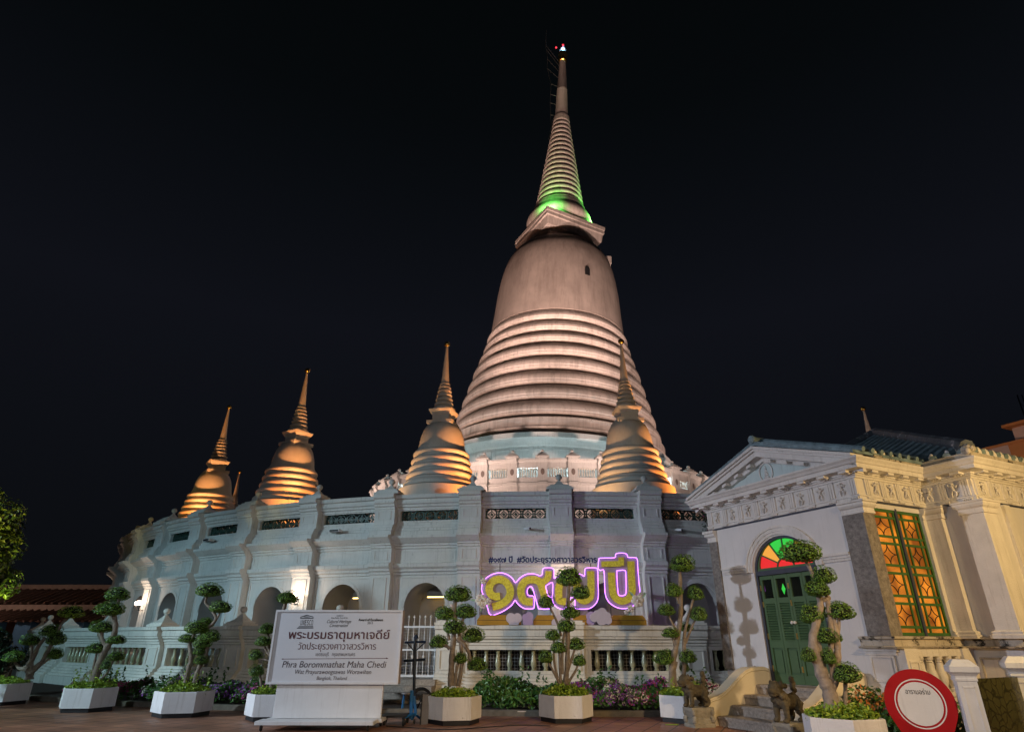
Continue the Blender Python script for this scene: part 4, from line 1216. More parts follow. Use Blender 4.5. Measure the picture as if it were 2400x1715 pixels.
# doors
fr = MB()
outer = [(-HD, ZD)] + [(-HD * cos(t), SPZ + RSE * sin(t)) for t in [pi * i / 20 for i in range(21)]] + [(HD, ZD)]
inner = [(-HD + .05, ZD)] + [(-(HD - .05) * cos(t), SPZ + (RSE - .05) * sin(t)) for t in [pi * i / 20 for i in range(21)]] + [(HD - .05, ZD)]
for i in range(len(outer) - 1):
    a_, b_2, c_, d_ = outer[i], outer[i + 1], inner[i + 1], inner[i]
    fr.loft([[(p[0], .03, p[1]) for p in (a_, b_2, c_, d_)], [(p[0], .14, p[1]) for p in (a_, b_2, c_, d_)]])
fr.box(-HD + .05, HD - .05, .02, .14, 2.745, 2.84)
fr.build('door_frame', M['slate'], pav)
for i in range(4):
    w = .366; x0 = -.732 + i * w; x1 = x0 + w - .008
    q = MB(); t_ = .055; y0, y1 = .06, .11
    q.box(x0, x0 + t_, y0, y1, ZD + .01, 2.735); q.box(x1 - t_, x1, y0, y1, ZD + .01, 2.735)
    for z0, z1 in ((ZD + .01, .84), (1.33, 1.46), (2.18, 2.285), (2.66, 2.735)):
        q.box(x0 + t_, x1 - t_, y0, y1, z0, z1)
    q.box(x0 + t_, x1 - t_, y0 + .03, y1, .84, 1.33)
    q.box(x0 + t_ + .03, x1 - t_ - .03, y0 + .014, y1, .88, 1.29)
    leaf = q.build('door_leaf', M['green'], pav)
    q = MB(); n = 15
    for j in range(n):
        z = 1.46 + (2.18 - 1.46) * (j + .1) / n
        q.loft([[(x0 + t_, y0 + .002, z), (x1 - t_, y0 + .002, z), (x1 - t_, y0 + .045, z + .036), (x0 + t_, y0 + .045, z + .036)],
                [(x0 + t_, y0 + .002, z + .012), (x1 - t_, y0 + .002, z + .012), (x1 - t_, y0 + .045, z + .048), (x0 + t_, y0 + .045, z + .048)]])
    q.box(x0 + t_, x1 - t_, y1 - .002, y1 + .01, 1.46, 2.18)
    q.build('louvre', M['green'], leaf)
    q = MB(); q.box(x0 + t_, x1 - t_, y0 + .03, y0 + .035, 2.285, 2.66); q.build('glass', M['glass_dark'], leaf)
    if i == 1:
        q = MB(); q.poly([(x0 + .2 + .05 * cos(t) * (1 if k % 2 == 0 else 1), y0 + .027, 2.45 + .11 * sin(t)) for k, t in enumerate([pi / 2 * k for k in range(4)])]); q.build('glass_motif', M['g_green'], leaf)
    if i == 0:
        q = MB(); q.poly([(x0 + .07, y0 + .027, 2.42), (x0 + .085, y0 + .027, 2.44), (x0 + .08, y0 + .027, 2.56)]); q.build('glass_motif', M['g_violet'], leaf)
    hx = x0 if i % 2 == 0 else x1
    for z in (2.50, 2.17, 1.55, .95):
        q = MB(); q.box(hx - .012, hx + .012, y0 - .012, y0 + .004, z - .055, z + .055); q.build('hinge', M['brass'], leaf)
    if i in (1, 2):
        kx = x1 - .03 if i == 1 else x0 + .035
        q = MB(); q.sphere((kx, y0 - .045, 1.80), .033, 12, 8); q.tube([(kx, y0, 1.80), (kx, y0 - .03, 1.80)], .012, 8); q.build('door_knob', M['porcelain'], leaf, 60)
# fanlight: coloured wedges between green bars
cz_ = 2.88; ro_x, ro_z = HD - .09, RSE - .11
def fan_pt(r, t, y): return (-r * ro_x * cos(t), y - .07, cz_ + r * ro_z * sin(t))
cols = ['g_red', 'g_orange', 'g_green', 'g_green', 'g_orange', 'g_red']
fan = MB()
for i in range(7):
    t = pi * i / 6
    fan.tube([fan_pt(.30, t, .15), fan_pt(1.0, t, .15)], .018, 4)
fan.tube([fan_pt(.30, pi * i / 12, .15) for i in range(13)], .018, 4)
fan.tube([fan_pt(1.0, pi * i / 20, .15) for i in range(21)], .035, 4)
fan.box(-HD + .05, HD - .05, .055, .11, 2.84, 2.89)
fo = fan.build('fanlight', M['green'], pav)
for i in range(6):
    ts = [pi * i / 6 + pi / 6 * j / 4 for j in range(5)]
    q = MB(); q.poly([fan_pt(.30, t, .165) for t in ts] + [fan_pt(1.0, t, .165) for t in reversed(ts)]); q.build('pane', M[cols[i]], fo)
q = MB(); q.poly([fan_pt(.30, pi * i / 12, .165) for i in range(13)]); q.build('pane', M['g_red'], fo)

# amber window in the side wall
W0, W1, Z0, Z1 = .28, 1.76, 1.55, 3.77
yx = XR - .07
win = MB()
win.box(yx - .03, yx + .03, W0, W0 + .04, Z0, Z1); win.box(yx - .03, yx + .03, W1 - .05, W1, Z0, Z1)
win.box(yx - .03, yx + .03, W0, W1, Z0, Z0 + .05); win.box(yx - .03, yx + .03, W0, W1, Z1 - .05, Z1)
half = [(W0 + .02, .97), (1.06, W1 - .02)]
zbars = [Z0 + (Z1 - Z0) * v for v in (.0, .065, .115, .40, .445, .0)]
rows = [1.69, 2.08, 2.21, 2.60, 2.74, 3.13, 3.26, 3.66]
wn = win.build('window', M['window_green'], pav)
for (y0, y1) in half:
    q = MB()
    for z in rows[:-1] + [3.62]:
        q.box(yx - .02, yx + .022, y0, y1, z - .022, z + .022)
    yl = (y0 + (y1 - y0) * .22, y0 + (y1 - y0) * .80) if y0 > 1 else (y0 + (y1 - y0) * .76,)
    for y in yl:
        q.box(yx - .021, yx + .024, y - .02, y + .02, Z0 + .04, Z1 - .04)
    q.box(yx - .025, yx + .028, y0 - .005, y0 + .03, Z0 + .03, Z1 - .03); q.box(yx - .025, yx + .028, y1 - .03, y1 + .005, Z0 + .03, Z1 - .03)
    q.build('glazing_bars', M['window_green'], wn)
    yc = (y0 + yl[0]) / 2 if y0 < 1 else (yl[0] + yl[1]) / 2
    hw = (yl[0] - y0) / 2 - .02 if y0 < 1 else (yl[1] - yl[0]) / 2 - .02
    for z0, z1 in ((1.71, 2.06), (2.23, 2.58), (2.76, 3.11), (3.28, 3.60)):
        zc = (z0 + z1) / 2; hz = (z1 - z0) / 2; q = MB()
        for sy in (-1, 1):
            for sz in (-1, 1):
                q.tube([(yx + .008, yc + sy * hw * (1 - sin(t)), zc + sz * hz * (1 - cos(t))) for t in [pi / 2 * i / 6 for i in range(7)]], .008, 4)
        q.build('leading', M['rubber'], wn)
    q = MB(); q.box(yx - .004, yx, y0, y1, Z0 + .03, Z1 - .03); q.build('amber_pane', M['amber'], wn)
q = MB(); q.tube([(XR - .035, 1.015, 1.53), (XR - .035, 1.015, 3.80)], .030, 10); q.build('mullion_pole', M['slate'], wn)
# capital, pilasters on the side and on the wing
q = MB()
q.box(XR - .05, XR + .015, 1.76, YS, 1.55, 3.87)
q.box(2.04, 2.32, YS - .13, YS + .02, 1.545, 3.68); q.box(2.68, XW + .10, YS - .10, YS + .02, 1.545, 3.68); q.box(XW - .05, XW + .10, YS, YS + .30, 1.545, 3.68)
q.build('pilaster', M['pav_trim'], pav)
for pth in ([(XR, 1.76), (XR, YS - .1)], [(2.03, YS), (2.03, YS - .13), (2.33, YS - .13), (2.33, YS)], [(2.67, YS), (2.67, YS - .10), (XW + .10, YS - .10), (XW + .10, YS + .31), (XW, YS + .31)]):
    q = MB()
    sweep(q, pth, [(-.02, 3.63), (.03, 3.64), (.03, 3.66), (.02, 3.67), (.02, 3.73), (.06, 3.76), (.08, 3.80), (.08, 3.83), (.10, 3.84), (.10, 3.868), (-.02, 3.868)])
    q.build('pilaster_capital', M['pav_trim'], pav)
    q = MB(); sweep(q, pth, [(-.02, 1.50), (.07, 1.505), (.07, 1.56), (.045, 1.575), (.05, 1.61), (.015, 1.635), (-.02, 1.64)])
    q.build('pilaster_base', M['pav_trim'], pav)
q = MB(); q.box(XW + .001, XW + .06, 2.75, 2.95, 1.55, 3.86); q.build('wing_pilaster', M['pav_trim'], pav)
# arch moulding on the wing flank
q = MB()
for i in range(12):
    t0, t1 = pi * i / 12, pi * (i + 1) / 12
    o = lambda r, t, x: (x, 4.0 - r * cos(t), 2.7 + r * .95 * sin(t))
    q.loft([[o(.62, t0, XW), o(.70, t0, XW), o(.70, t0, XW + .05), o(.62, t0, XW + .05)], [o(.62, t1, XW), o(.70, t1, XW), o(.70, t1, XW + .05), o(.62, t1, XW + .05)]])
q.build('flank_arch', M['pav_trim'], pav)
# balustrade below the amber window
q = MB()
q.box(XR - .12, XR + .16, 0.0, .36, .0, 1.345); q.box(XR - .10, XR + .10, .36, 1.7, .0, .60); q.box(XR - .10, XR + .10, .36, 1.7, 1.22, 1.345)
q.box(XR - .10, XR + .13, .36, 1.7, .60, .66); q.box(XR - .12, XR + .14, 1.66, YS, 0, 1.345)
for z0, z1, y0, y1 in ((1.13, 1.155, .06, .30), (.74, .765, .06, .30), (.765, 1.13, .06, .085), (.765, 1.13, .275, .30)):
    q.box(XR + .155, XR + .175, y0, y1, z0, z1)
q.build('window_apron', M['pav_trim'], pav)
bal = MB(); bal.lathe([(.075, .66), (.075, .70), (.05, .72), (.06, .76), (.085, .83), (.09, .89), (.075, .98), (.05, 1.08), (.046, 1.12), (.06, 1.135), (.05, 1.15), (.075, 1.18), (.075, 1.22)], 16)
b0 = None
for i in range(5):
    y = .53 + i * .265
    if b0 is None: b0 = bal.build('apron_baluster', M['pav_trim'], pav, 40); b0.location = (XR + .03, y, 0)
    else: place(b0, pav, (XR + .03, y, 0))
q = MB(); q.box(XR - .25, XR - .20, .36, 1.7, .6, 1.25); q.build('apron_back', M['window_green'], pav)
q = MB()
for x0, x1, z0, z1 in ((2.24, 2.72, 1.17, 1.20), (2.24, 2.72, .62, .65), (2.24, 2.27, .65, 1.17), (2.69, 2.72, .65, 1.17)):
    q.box(x0, x1, YS - .03, YS + .005, z0, z1)
q.build('wing_panel', M['mould'], pav)

# ------------------------------------------------------------------ the steps to the green doors
stp = thing('door_steps', 'short flight of worn terrazzo steps between curved cream cheek walls below the green doors', 'steps', PO, atan2(U.y, U.x))
ys = [-1.58, -1.20, -.84, -.47]
for i in range(4):
    y1 = ys[i + 1] if i < 3 else -.001
    q = MB(); z1 = .168 * (i + 1)
    q.box(-.74, 1.15, ys[i], y1 + (.0 if i == 3 else .05), 0, z1 - .05)
    q.bevel_box(-.74, 1.15, ys[i] - .025, y1 + (.0 if i == 3 else .03), z1 - .05, z1, .012)
    q.build('step', M['step'], stp)
cprof = [(-1.78, 0), (-1.78, .34), (-1.74, .44), (-1.66, .475), (-1.5, .50), (-1.3, .58), (-1.1, .70), (-.9, .83), (-.72, .925), (-.55, .97), (-.2, .985), (-.08, .95), (-.06, .88), (-.06, 0)]
for x0, x1 in ((-1.0, -.745), (1.155, 1.40)):
    q = MB(); q.prism_x(cprof, x0, x1)
    tp = [(y, z) for y, z in cprof[2:12]]
    for s in (-1, 1):
        xx = x0 - .012 if s < 0 else x1 + .012
        q.tube([(xx - s * .012, y, z - .05) for y, z in tp], .02, 6)
    q.build('cheek_wall', M['cheek'], stp, 30)
# ================================================================== planters, cloud-pruned trees, pot shrubs
# prototype leaf pads (unit domes, flattened below)
def make_pad(seed, n=1050):
    random.seed(seed)
    mb = MB(); pts = []
    bumps = [(Vector((random.uniform(-1, 1), random.uniform(-1, 1), random.uniform(-.3, 1))).normalized(), random.uniform(-.16, .18)) for _ in range(13)]
    while len(pts) < n:
        d = Vector((random.gauss(0, 1), random.gauss(0, 1), random.gauss(0, 1)))
        if d.length < 1e-3: continue
        d.normalize()
        r = 1 + sum(w * max(0, d.dot(b)) ** 8 for b, w in bumps) + random.uniform(-.10, .035)
        z = d.z * (1.0 if d.z > 0 else .5)
        pts.append(((d.x * r, d.y * r, z * r), (d.x, d.y, d.z + .25)))
    leaves(mb, pts, .084, .75)
    for _ in range(14):                                   # stray shoots
        d = Vector((random.gauss(0, 1), random.gauss(0, 1), abs(random.gauss(0, 1)))).normalized()
        leaves(mb, [((d.x * 1.02, d.y * 1.02, d.z * 1.03), d)], .075, .8)
    return mb
pads = [make_pad(s) for s in (11, 23, 37, 51, 64)]
pad_me, core_me = [], None
for i, p in enumerate(pads):
    o = p.build('foliage_pad', M['leaf']); pad_me.append(o.data); bpy.data.objects.remove(o)
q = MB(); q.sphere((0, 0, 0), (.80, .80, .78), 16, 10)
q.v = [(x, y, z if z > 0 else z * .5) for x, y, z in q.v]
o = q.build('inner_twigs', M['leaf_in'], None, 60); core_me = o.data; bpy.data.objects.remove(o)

def shrub_mesh(seed, rx, ry, h, n, size, material, name, z0=0.0, spiky=.0, parent=None):
    random.seed(seed); mb = MB(); pts = []
    for _ in range(n):
        t = random.uniform(0, 2 * pi); r = sqrt(random.random())
        x, y = rx * r * cos(t), ry * r * sin(t)
        hh = h * (1 - .55 * r * r) * (0.82 + .3 * noise.noise(Vector((x * 5, y * 5, seed))))
        z = z0 + hh * (random.random() ** .5)
        pts.append(((x, y, z), (x * .5, y * .5, .6)))
    for _ in range(int(spiky * n)):
        t = random.uniform(0, 2 * pi); r = random.random() ** .5
        x, y = rx * r * cos(t), ry * r * sin(t); top = random.uniform(.1, .35)
        for j in range(7):
            pts.append(((x + random.uniform(-.03, .03), y + random.uniform(-.03, .03), z0 + h * .7 + top * j / 7), (random.uniform(-1, 1), random.uniform(-1, 1), .3)))
    leaves(mb, pts, size, .8)
    return mb.build(name, material, parent)

def planter(label, gx, gy, s, rot, h=.47):
    t = thing('hexagonal_planter', label, 'planter', (gx, gy, 0), rot, 'white hexagonal planters in a row')
    hexa = lambda r, z: [(r * cos(pi / 3 * i), r * sin(pi / 3 * i), z) for i in range(6)]
    q = MB(); q.loft([hexa(s * .93, .0), hexa(s * .93, .085)]); q.build('base', M['black'], t)
    q = MB(); q.loft([hexa(s, .085), hexa(s * 1.0, h - .015), hexa(s * .99, h), hexa(s * .88, h), hexa(s * .86, h - .07)], cap=False)
    q.poly(hexa(s, .0851)); q.build('pot', M['planter'], t)
    q = MB(); q.poly(hexa(s * .87, h - .06)); q.build('soil', M['soil'], t)
    return t

def topiary(label, gx, gy, zoom, pads_, limbs, barkm, Yoff=0.0, sd=1, bright=()):
    ox, oy, sc = zoom
    Y0 = gy + Yoff
    base = Vector((gx, Y0, 0))
    t = thing('topiary_tree', label, 'topiary tree', base, 0, 'cloud-pruned topiary trees in the planters')
    rnd = random.Random(sd)
    w = lambda x, y, dy=0.0: at(ox + x * sc, oy + y * sc, Y0 + dy) - base
    mpp = (w(1, 0) - w(0, 0)).length                         # metres per zoomed pixel
    q = MB()
    for pts, r0, r1 in limbs:
        n = len(pts)
        P = []
        for i, p_ in enumerate(pts):
            dy = p_[2] if len(p_) > 2 else 0.0
            P.append(w(p_[0], p_[1], dy))
        sp = smooth_path(P, 5)
        m_ = len(sp)
        rad = [(r0 + (r1 - r0) * i / (m_ - 1)) * mpp * (1 + .10 * sin(i * 1.7 + sd)) for i in range(m_)]
        q.tube(sp, rad, 9)
    trunk = q.build('trunk', barkm, t, 60)
    for i, p_ in enumerate(pads_):
        x, y, hw, hh = p_[:4]; dy = p_[4] if len(p_) > 4 else rnd.uniform(-.10, .10)
        c = w(x, y, dy)
        o = bpy.data.objects.new('foliage_pad', pad_me[(i + sd) % 5]); COL.objects.link(o); o.parent = t
        s_ = mpp * 1.10
        o.location = c - Vector((0, 0, hh * s_ * .33)); o.scale = (hw * s_, hw * s_ * .92, hh * s_ * 1.30); o.rotation_euler = (0, 0, rnd.uniform(0, 6.28))
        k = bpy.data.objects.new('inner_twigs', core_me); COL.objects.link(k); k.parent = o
        if i in bright:
            o.data = o.data.copy(); o.data.materials.clear(); o.data.materials.append(M['leaf_bright'])
    return t

def pot_shrub(label, gx, gy, s, seed, h=.47, hh=.20, spiky=0.0):
    t = thing('pot_shrub', label, 'shrub', (gx, gy, h - .07), 0, 'low shrubs filling the planters')
    shrub_mesh(seed, s * .86, s * .82, hh + .09, 1500, .032, M['leaf_bright'], 'leaf_mass', 0, spiky, t)
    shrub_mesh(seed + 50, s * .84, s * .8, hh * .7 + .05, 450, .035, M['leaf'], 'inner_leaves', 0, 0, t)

Z3_ = (1000, 1150, .33); Z2_ = (550, 1300, .264)
where = ['at the left edge of the photo', 'second from the left', 'third from the left with the S-bent trunk', 'half hidden behind the notice board',
         'between the blue stand and the glowing numerals', 'in front of the glowing numerals', 'beside the left stone lion', 'in front of the green doors']
PL = [(-12.75, 17.2, .66, .25), (-9.62, 15.75, .60, .10), (-7.0, 14.78, .60, .30), (-4.85, 14.18, .56, .12), (-1.12, 13.62, .54, .20), (1.10, 13.98, .545, 0.02), (3.48, 14.02, .54, .30), (5.02, 12.35, .58, .45)]
PL[7] = (4.64, 9.80, .55, .30)
for i, (gx, gy, s, rt_) in enumerate(PL):
    wlab = where[i].replace(' with the S-bent trunk', '')
    planter('white hexagonal concrete planter with black foot, ' + wlab, gx, gy, s, rt_, .50 if i == 7 else .47)
    pot_shrub('low bright green shrub filling the planter ' + wlab, gx, gy, s, 100 + i, .50 if i == 7 else .47, .22 if i in (5, 7) else .17, .012 if i in (1, 2, 6) else 0.0)

topiary('sparse cloud-pruned tree with forked grey trunk ' + where[0], PL[0][0], PL[0][1], (0, 1350, .2247),
        [(755, 365, 125, 58), (535, 560, 98, 55), (590, 640, 85, 62), (328, 660, 97, 48), (138, 832, 85, 48), (580, 800, 72, 50)],
        [([(300, 1075), (310, 1000), (270, 965), (205, 955), (150, 890)], 40, 10), ([(265, 960), (340, 860), (400, 730), (470, 640)], 26, 16), ([(325, 980), (330, 850), (325, 700)], 22, 12),
         ([(320, 1010), (430, 900), (520, 740), (580, 650)], 24, 14), ([(520, 740), (640, 500), (720, 430)], 16, 10), ([(430, 920), (530, 845)], 12, 8), ([(340, 960), (440, 880)], 16, 10)], M['bark'], 0, 1, (0,))
topiary('cloud-pruned tree with seven flat leaf pads ' + where[1], PL[1][0], PL[1][1], (0, 1350, .2247),
        [(1232, 182, 112, 62), (1155, 330, 125, 64), (1070, 522, 110, 54), (1215, 655, 92, 42), (1010, 740, 88, 50), (1212, 828, 78, 42), (1112, 918, 48, 40)],
        [([(985, 1095), (1020, 960), (1070, 830), (1120, 735), (1180, 630), (1205, 530), (1190, 410), (1172, 350)], 38, 20), ([(1110, 730), (1065, 650), (1062, 560)], 22, 15), ([(1185, 380), (1232, 270), (1240, 215)], 18, 13),
         ([(945, 1095), (970, 980), (985, 900), (1010, 790)], 16, 9), ([(1040, 1085), (1120, 1000), (1185, 870)], 11, 8), ([(1050, 990), (1090, 950)], 10, 7)], M['bark'], 0, 2)
topiary('tall cloud-pruned tree with S-bent trunk ' + where[2].replace(' with the S-bent trunk', ''), PL[2][0], PL[2][1], (250, 1350, .2248),
        [(1072, 138, 120, 62), (1195, 315, 102, 55), (1035, 480, 75, 48, .12), (945, 525, 106, 58), (850, 640, 86, 42), (1075, 620, 98, 54), (1000, 690, 86, 48), (980, 772, 62, 40), (985, 868, 64, 38)],
        [([(825, 1110), (850, 980), (882, 860), (872, 770), (868, 690), (920, 590)], 26, 13), ([(915, 1110), (960, 960), (1020, 850), (1050, 720)], 24, 18), ([(985, 610), (1040, 545), (1110, 490), (1140, 430), (1085, 335), (1030, 270), (1055, 190)], 18, 12),
         ([(1115, 475), (1160, 420), (1182, 365)], 12, 9), ([(1050, 730), (1000, 620), (990, 600)], 15, 14)], M['bark'], 0, 3)
topiary('cloud-pruned tree ' + where[3], PL[3][0], PL[3][1], Z2_,
        [(468, 372, 86, 48), (290, 650, 66, 42), (250, 760, 68, 38), (188, 885, 58, 38), (198, 1022, 58, 42)],
        [([(240, 1160), (225, 1080), (210, 1050)], 12, 8), ([(330, 1180), (350, 1000), (345, 800), (400, 620), (440, 470), (460, 410)], 26, 12), ([(345, 980), (310, 850), (305, 760), (295, 690)], 14, 8), ([(320, 900), (280, 850), (258, 780)], 10, 7), ([(340, 960), (280, 930), (200, 925)], 10, 6)], M['bark'], 0, 4)
topiary('cloud-pruned tree with two stout grey trunks ' + where[4], PL[4][0], PL[4][1], Z3_,
        [(225, 725, 90, 50), (137, 862, 66, 42), (275, 850, 70, 42), (196, 958, 67, 42), (332, 1015, 70, 46), (86, 1065, 57, 38), (243, 1180, 46, 32), (360, 1225, 60, 38)],
        [([(172, 1385), (178, 1200), (190, 1050), (200, 930), (200, 800), (215, 745)], 22, 11), ([(225, 1385), (250, 1220), (240, 1080), (225, 990)], 13, 10), ([(215, 1045), (265, 1090), (300, 1150), (312, 1210)], 16, 8), ([(165, 1120), (140, 1100), (105, 1090)], 12, 8),
         ([(160, 1060), (145, 980), (142, 890)], 10, 8), ([(235, 990), (255, 920), (270, 880)], 10, 8), ([(250, 1075), (300, 1050)], 8, 7), ([(200, 1385), (215, 1250), (240, 1200)], 12, 7)], M['bark'], 0, 5)
topiary('cloud-pruned tree with ten leaf pads on thin fanning stems ' + where[5], PL[5][0], PL[5][1], Z3_,
        [(1010, 602, 88, 60), (1092, 715, 63, 42), (850, 780, 53, 40), (1018, 855, 63, 38), (990, 950, 60, 40), (897, 1018, 51, 32), (1062, 1082, 51, 36), (938, 1102, 53, 36), (848, 1172, 46, 35), (1082, 1197, 46, 35)],
        [([(985, 1370), (1000, 1200), (1003, 1000), (1006, 800), (1010, 640)], 18, 10), ([(945, 1370), (905, 1290), (855, 1200)], 10, 6), ([(930, 1330), (905, 1200), (903, 1045)], 9, 6), ([(952, 1370), (945, 1220), (940, 1125)], 10, 6),
         ([(975, 1370), (1030, 1190), (1056, 1110)], 10, 6), ([(1000, 1365), (1055, 1280), (1078, 1220)], 9, 6), ([(955, 1030), (925, 930), (870, 815)], 9, 6), ([(1008, 800), (1068, 745)], 9, 7), ([(960, 1300), (965, 1100), (985, 980)], 12, 9)], M['bark'], 0, 6)
topiary('cloud-pruned tree of three tall grey stems ' + where[6], PL[6][0], PL[6][1], Z3_,
        [(1815, 510, 82, 54), (1760, 702, 54, 41), (1910, 722, 54, 43), (1702, 840, 53, 35), (1928, 868, 50, 42), (1730, 1003, 54, 30), (1842, 965, 40, 26, .2), (1685, 1178, 66, 42), (1855, 1170, 53, 38), (1832, 1245, 30, 30, .2)],
        [([(1738, 1385), (1745, 1240), (1772, 1100), (1795, 960), (1806, 830), (1800, 690), (1797, 555)], 20, 12), ([(1825, 1385), (1828, 1200), (1830, 1030), (1852, 920), (1900, 745)], 16, 7), ([(1838, 1080), (1885, 960), (1920, 890)], 9, 6), ([(1775, 990), (1740, 930), (1708, 860)], 8, 6),
         ([(1790, 800), (1770, 730)], 8, 7), ([(1765, 1120), (1745, 1030)], 8, 6), ([(1745, 1250), (1710, 1200)], 8, 6), ([(1770, 1385), (1760, 1280), (1775, 1210)], 12, 10), ([(1830, 1230), (1850, 1195)], 7, 6)], M['bark'], 0, 7)
topiary('cloud-pruned tree with thick pale twisted trunks ' + where[7], PL[7][0], PL[7][1], (1740, 1230, .2525),
        [(540, 237, 162, 92), (750, 460, 102, 70), (700, 580, 106, 68), (635, 817, 106, 78), (897, 787, 118, 74), (768, 1025, 92, 56), (605, 1200, 62, 52), (798, 1210, 62, 60), (957, 1360, 117, 76), (895, 1035, 26, 38, .2)],
        [([(830, 1700), (805, 1540), (745, 1410), (692, 1240), (655, 1090), (680, 930), (722, 750), (705, 640)], 62, 22), ([(815, 1560), (862, 1400), (880, 1250), (880, 1100), (850, 900), (848, 830)], 40, 18), ([(775, 1380), (725, 1200), (700, 1080), (660, 1050)], 24, 18),
         ([(705, 690), (760, 690), (800, 680), (770, 640)], 24, 18), ([(690, 560), (640, 430), (585, 330)], 20, 14), ([(955, 1700), (955, 1540), (957, 1430)], 18, 15), ([(840, 1420), (820, 1200), (825, 1000), (800, 780), (790, 700)], 24, 20),
         ([(875, 1150), (895, 900), (895, 840)], 16, 14), ([(745, 1380), (680, 1300), (655, 1240)], 14, 10), ([(830, 1330), (800, 1260)], 12, 10)], M['bark_pale'], 0, 8)

# ------------------------------------------------------------------ flowering shrubs along the bed (nobody could count the plants)
def bed_strip(label, a0, a1, n, seed, flowers, h=.62, R=31.0, wd=.62):
    random.seed(seed)
    t = thing('flower_bed', label, 'flower bed', (CX, CY, 0)); t['kind'] = 'stuff'
    lf = []; fl = {k: [] for k, _ in flowers}
    L_ = (a1 - a0) * R
    for _ in range(n):
        a = random.uniform(a0, a1); r = R + wd * random.uniform(-1, 1)
        e_ = 1 - (abs(r - R) / wd) ** 2 * .5
        nz = noise.noise(Vector((a * R * 1.4, r * 1.4, seed)))
        top = h * e_ * (.80 + .45 * nz)
        z = .08 + top * random.random() ** .45
        p = pol(a, r, z)
        lf.append((p, (random.uniform(-1, 1), -1.0, .8)))
        for key, pr in flowers:
            if z > .35 * h and random.random() < pr * max(0, .5 + 2.4 * noise.noise(Vector((a * R * 1.1, z * 2, seed * 3.1 + pr * 40)))):
                for _k in range(3):
                    fl[key].append((pol(a + random.uniform(-.002, .002), r + .03 + random.uniform(0, .05), z + random.uniform(-.04, .04)), (0, -1, .5)))
    for _ in range(int(L_ * 5)):
        a = random.uniform(a0, a1); r = R + wd * random.uniform(-.8, .6); hh = random.uniform(.1, .42)
        for j in range(9):
            f = j / 9
            lf.append((pol(a + random.uniform(-.0015, .0015), r + random.uniform(-.04, .04), .08 + h * .75 + hh * f), (random.uniform(-1, 1), random.uniform(-1, 0), .3)))
    q = MB(); leaves(q, lf, .050, .9); o = q.build('leaves', M['leaf_bed'], t, None); o['kind'] = 'stuff'
    for key, pts in fl.items():
        if pts:
            q = MB(); leaves(q, pts, .032, .9); o = q.build('blossoms', M[key], t, None); o['kind'] = 'stuff'
an_ = lambda x: atan2(x[0] - CX, CY - x[1])
A_ = [an_(p) for p in PL]
bed_strip('small magenta-flowered shrubs between the first and second planter from the left', A_[0] + .012, A_[1] - .012, 1500, 1, [('fl_pink', .5)], .50)
bed_strip('shrubs with purple blossoms between the second and third planter from the left', A_[1], A_[2] - .01, 3600, 2, [('fl_purple', .30), ('fl_white', .03)], .62)
bed_strip('leafy shrubs with pink and violet blossoms left of the notice board', A_[2], A_[3] - .005, 3400, 3, [('fl_pink', .14), ('fl_purple', .12), ('fl_white', .05)], .60)
bed_strip('plain dark green shrubs between the planters left of the glowing numerals', A_[4] + .004, A_[5] + .004, 4800, 4, [], .66)
bed_strip('shrubs with magenta and white blossoms between the middle planter and the left stone lion', A_[5] + .004, A_[6] + .004, 5200, 5, [('fl_purple', .34), ('fl_pink', .14), ('fl_white', .09)], .62)
bed_strip('shrubs with magenta and white blossoms beside the left cheek wall of the steps', A_[6] + .01, A_[6] + .058, 2000, 6, [('fl_pink', .35), ('fl_white', .22)], .62, 31.6, .5)
# orange-blossomed shrub at the pavilion foot on the right
def loose_bush(label, c, rx, ry, h, n, flowers, seed, leaf='leaf_bed'):
    random.seed(seed)
    t = thing('flowering_bush', label, 'bush', c)
    lf = []; fl = {k: [] for k, _ in flowers}
    for _ in range(n):
        d = Vector((random.gauss(0, 1), random.gauss(0, 1), random.gauss(0, 1))).normalized() * random.random() ** .4
        p = (d.x * rx, d.y * ry, h * .5 + d.z * h * .5 * (1 + .3 * noise.noise(d * 3)))
        lf.append((p, d))
        for key, pr in flowers:
            if random.random() < pr * max(0, .5 + 2 * noise.noise(Vector(p) * 2.5 + Vector((seed, 0, pr * 50)))):
                fl[key].append((Vector(p) * 1.03, d))
    q = MB(); leaves(q, lf, .05, .9); q.build('leaves', M[leaf], t)
    for key, pts in fl.items():
        q = MB(); leaves(q, pts, .04, .9)
        if pts: q.build('blossoms', M[key], t)
    q = MB()
    for i in range(6): q.tube([(random.uniform(-.1, .1), random.uniform(-.1, .1), 0), (random.uniform(-.6, .6) * rx, random.uniform(-.6, .6) * ry, h * .7)], .012, 5)
    q.build('stem', M['bark'], t)
c_ = PO + U * 1.75 - Wd * .62
loose_bush('orange-flowered bush behind the planter in front of the green doors', (c_.x, c_.y, 0), .42, .36, .78, 1100, [('fl_orange', .55)], 21)
c_ = PO + U * 2.45 - Wd * .72
loose_bush('dark leafy bush with orange and pink blossoms left of the red location sign', (c_.x, c_.y, 0), .50, .40, .62, 1300, [('fl_orange', .18), ('fl_pink', .06)], 22)
c_ = PO + U * 2.85 + Wd * .35
loose_bush('bush with red blossoms between the red location sign and the marble slab', (c_.x, c_.y, 0), .5, .5, .62, 1200, [('fl_pink', .3)], 23)
